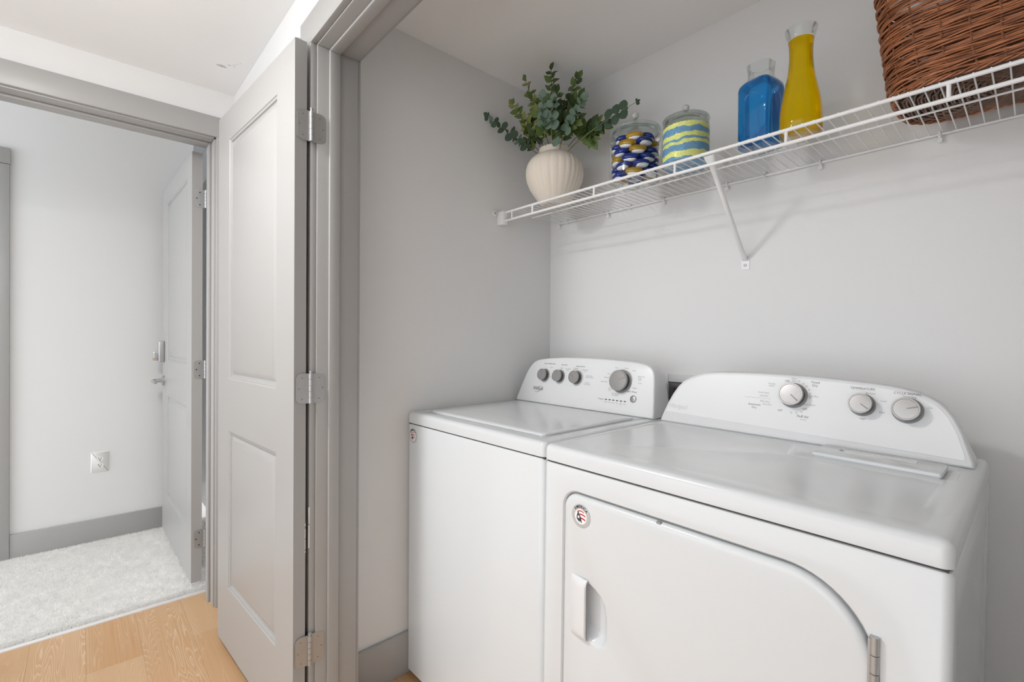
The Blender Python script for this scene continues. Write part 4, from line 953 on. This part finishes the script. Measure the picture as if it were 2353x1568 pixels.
def beads():
    rng = np.random.default_rng(5); n = 15000; R_ = .0690; zt = .120
    th = rng.uniform(0, 2*np.pi, n); z = rng.uniform(.014, zt, n); top = rng.random(n) < .14
    rr = np.where(top, R_*np.sqrt(rng.random(n)), R_-rng.uniform(0, .0015, n)); z = np.where(top, zt+.004+rng.uniform(0, .004, n)*(1-rr/R_), z)
    c = np.stack([rr*np.cos(th), rr*np.sin(th), z], 1)
    base = np.array([[1, 0, 0], [-1, 0, 0], [0, 1, 0], [0, -1, 0], [0, 0, 1], [0, 0, -1]])*.0013
    V = (c[:, None, :]+base[None]*rng.uniform(.8, 1.25, (n, 1, 1))).reshape(-1, 3)
    T = np.array([[0, 2, 4], [2, 1, 4], [1, 3, 4], [3, 0, 4], [2, 0, 5], [1, 2, 5], [3, 1, 5], [0, 3, 5]])
    Fc = (T[None]+6*np.arange(n)[:, None, None]).reshape(-1, 3)
    seg = 48; cv = [[R_*.975*cos(2*pi*k/seg), R_*.975*sin(2*pi*k/seg), zz] for zz in (.0125, zt+.003) for k in range(seg)]; o0 = len(V)
    V = np.concatenate([V, np.array(cv)]); faces = Fc.tolist()
    for k in range(seg): faces.append([o0+k, o0+(k+1) % seg, o0+seg+(k+1) % seg, o0+seg+k])
    faces.append([o0+seg+k for k in range(seg)]); faces.append([o0+k for k in range(seg)][::-1])
    me = bpy.data.meshes.new('scent_beads'); me.from_pydata(V.tolist(), [], faces); me.materials.append(M['beads'])
    o = bpy.data.objects.new('scent_beads', me); COL.objects.link(o); o.location = (J2[0], J2[1], ZS)
    tag(o, 'yellow, blue and white scent beads in wavy layers inside the smaller jar', 'scent beads', kind='stuff')
beads()
# ================================================================== BOTTLES
def carafe():
    X, Y = -.4295, 1.425
    r = empty('glass_carafe', (X, Y, ZS), label='curvy clear glass carafe of yellow liquid beside the wicker basket', cat='bottle')
    prof = [(.036, .002), (.044, 0), (.049, .004), (.0512, .014), (.0508, .035), (.0500, .060), (.0480, .085), (.0440, .110), (.0388, .135), (.0340, .158), (.0308, .180), (.0288, .205), (.0284, .228), (.0292, .248), (.0318, .262), (.0352, .273), (.0378, .282), (.0385, .287), (.0378, .289)]
    inner = [(.0362, .287), (.0335, .275), (.0303, .262)]
    bm = bmesh.new(); lathe(bm, [(.0005, .006)]+prof+inner, (X, Y, ZS), 56, caps=False); bmesh.ops.recalc_face_normals(bm, faces=bm.faces); P('glass_body', bm, M['thin'], r, sharp=60)
    liq = [(.0005, .0115), (.0440, .0120), (.0494, .0185), (.0497, .035), (.0489, .060), (.0469, .085), (.0429, .110), (.0377, .135), (.0329, .158), (.0297, .180), (.0277, .205), (.0273, .228), (.0281, .248), (.0302, .258), (.0005, .2585)]
    bm = bmesh.new(); lathe(bm, liq, (X, Y, ZS), 56, caps=False); bmesh.ops.recalc_face_normals(bm, faces=bm.faces); P('yellow_liquid', bm, M['yellow'], r, sharp=50)
    bm = bmesh.new()
    for a0, a1, z0, z1 in ((200, 240, .150, .136), (250, 295, .150, .140)):
        pts = [Vector((X+.0355*cos(radians(a0+(a1-a0)*t/8)), Y+.0355*sin(radians(a0+(a1-a0)*t/8)), ZS+z0+(z1-z0)*t/8-.006*sin(pi*t/8))) for t in range(9)]; tube(bm, pts, .0007, 5)
    P('embossed_mark', bm, M['glass'], r)
carafe()
def bluebottle():
    c = Vector((-.531, 1.427, ZS)); r = empty('square_bottle', c, radians(-11), label='square clear glass bottle of blue liquid with a wide round neck', cat='bottle')
    def ring(h, cr, z, rnd=0):
        sq = rrect(-h, h, -h, h, cr, 6); n = len(sq); out = []
        for x, y in sq:
            a_ = atan2(y, x); out.append(Vector((x*(1-rnd)+h*cos(a_)*rnd, y*(1-rnd)+h*sin(a_)*rnd, z)))
        return out
    hs = .0445
    outer = [ring(.036, .01, .0015), ring(.042, .009, 0), ring(hs-.0006, .008, .004), ring(hs, .007, .012), ring(hs, .007, .170), ring(hs*.97, .010, .180), ring(.0400, .014, .187, .15), ring(.0370, .018, .192, .6), ring(.0345, .02, .197, 1), ring(.0338, .02, .205, 1), ring(.0345, .02, .218, 1), ring(.0362, .02, .230, 1), ring(.0372, .02, .236, 1)]
    inner = [ring(.0352, .02, .2365, 1), ring(.0335, .02, .222, 1), ring(.0322, .02, .206, 1)]
    bm = bmesh.new(); loft(bm, outer+inner, cap1=False); mesh_obj('glass_body', bm, M['thin'], r, sharp=40)
    bm = bmesh.new(); loft(bm, [ring(.0395, .01, .0125), ring(hs-.0013, .006, .0175), ring(hs-.0013, .006, .168), ring(hs-.0026, .009, .1775), ring(.0385, .013, .1855, .15), ring(.0352, .018, .191, .6)]); mesh_obj('blue_liquid', bm, M['blue'], r, sharp=40)
    # arched relief on each face
    for k in range(4):
        bm = bmesh.new(); pts = rrect(-.021, .021, .028, .148, (.004, .004, .02, .02), 6); rot = Matrix.Rotation(k*pi/2, 3, 'Z')
        tube(bm, [rot @ Vector((x, -hs-.0002, z)) for x, z in pts], .0009, 6, closed=True); mesh_obj('arch_relief', bm, M['glass'], r)
bluebottle()
# ================================================================== WICKER BASKET
def basket():
    cx, cy = -.020, 1.458; r = empty('wicker_basket', (cx, cy, ZS+.0032), label='large brown woven wicker basket at the right end of the shelf', cat='basket')
    hx, hy, cr, H_ = .216, .132, .085, .30
    NS = 30
    def per(s, z, k=1.0):
        """point on rounded rectangle at fraction s; with flare, and tuck-in at the foot"""
        fl = .030*(z/H_) - .012*max(0, 1-z/.03)**2; a, b, c = (hx+fl)*k, (hy+fl*.5)*k, cr*k
        Ls = [2*(a-c), .5*pi*c, 2*(b-c), .5*pi*c]*2; tot = sum(Ls); t = (s % 1)*tot
        segs = [((-(a-c), -b), (1, 0)), None, ((a, -(b-c)), (0, 1)), None, ((a-c, b), (-1, 0)), None, ((-a, b-c), (0, -1)), None]
        cc = [None, (a-c, -(b-c), -pi/2), None, (a-c, b-c, 0), None, (-(a-c), b-c, pi/2), None, (-(a-c), -(b-c), pi)]
        for i, L_ in enumerate(Ls):
            if t <= L_ or i == 7:
                if segs[i]:
                    (px, py), (dx, dy) = segs[i]; return Vector((px+dx*t, py+dy*t, z)), Vector((dy, -dx, 0))
                x0, y0, a0 = cc[i]; th = a0+t/c; return Vector((x0+c*cos(th), y0+c*sin(th), z)), Vector((cos(th), sin(th), 0))
            t -= L_
    # stakes
    for k in range(NS):
        bm = bmesh.new(); pts = []
        for j in range(8):
            z = .006+j*(H_-.012)/7; p, n = per((k+.5)/NS, z); pts.append(p)
        tube(bm, pts, .0021, 6); mesh_obj('stake', bm, M['wickd'], r)
    # weavers
    bm = bmesh.new(); z = .010; row = 0; per_seg = NS*6
    while z < H_-.012:
        rad = random.uniform(.0018, .0024); pts = []; jit = random.uniform(-.15, .15); ph = (row//3) % 3
        for q in range(per_seg):
            s = q/per_seg; u = s*NS; wv = cos(2*pi*(u-.5-ph+jit)/3)
            p, n = per(s, z+.0016*sin(u*.9+row*1.7)+.0010*sin(u*2.3+row)); pts.append(p+n*(.0036*wv))
        tube(bm, pts, rad, 5, closed=True); z += .0032+random.uniform(-.0003, .0003); row += 1
    o = mesh_obj('woven_sides', bm, M['wick'], r, sharp=90); o['kind'] = 'stuff'
    # foot braid and rim braid
    for nm, z0, rr in (('foot_braid', .004, .0045), ('rim_braid', H_-.004, .0065)):
        bm = bmesh.new()
        for ph in (0, pi*2/3, pi*4/3):
            pts = []
            for q in range(NS*4):
                s = q/(NS*4); p, n = per(s, z0); w_ = 2*pi*s*NS/1.5+ph
                pts.append(p+n*(rr*.8*cos(w_))+Vector((0, 0, rr*.8*sin(w_))))
            tube(bm, pts, rr*.62, 5, closed=True)
        mesh_obj(nm, bm, M['wick'], r, sharp=90)
    # base
    bm = bmesh.new(); k = .95; row = 0
    while k > .10:
        pts = []; n_ = max(24, int(NS*4*k))
        for q in range(n_):
            s = q/n_; p, n = per(s, 0, k); pts.append(p*1.0+Vector((0, 0, .0045+.0030*cos(pi*s*round(NS*.9)+pi*row))))
        tube(bm, pts, .0026, 5, closed=True); k -= .031; row += 1
    o = mesh_obj('woven_base', bm, M['wickb'], r, sharp=90); o['kind'] = 'stuff'
    bm = bmesh.new(); loft(bm, [[per(i/48, 0, .97)[0]+Vector((0, 0, zz)) for i in range(48)] for zz in (.0075, .010)]); mesh_obj('base_board', bm, M['wickb'], r)
    for i in range(-4, 5):
        bm = bmesh.new(); tube(bm, [(i*.045, -hy*.9, .003), (i*.045, hy*.9, .003)], .0022, 6); mesh_obj('base_stick', bm, M['wickb'], r)
basket()
mark_small()
bpy.context.view_layer.update()
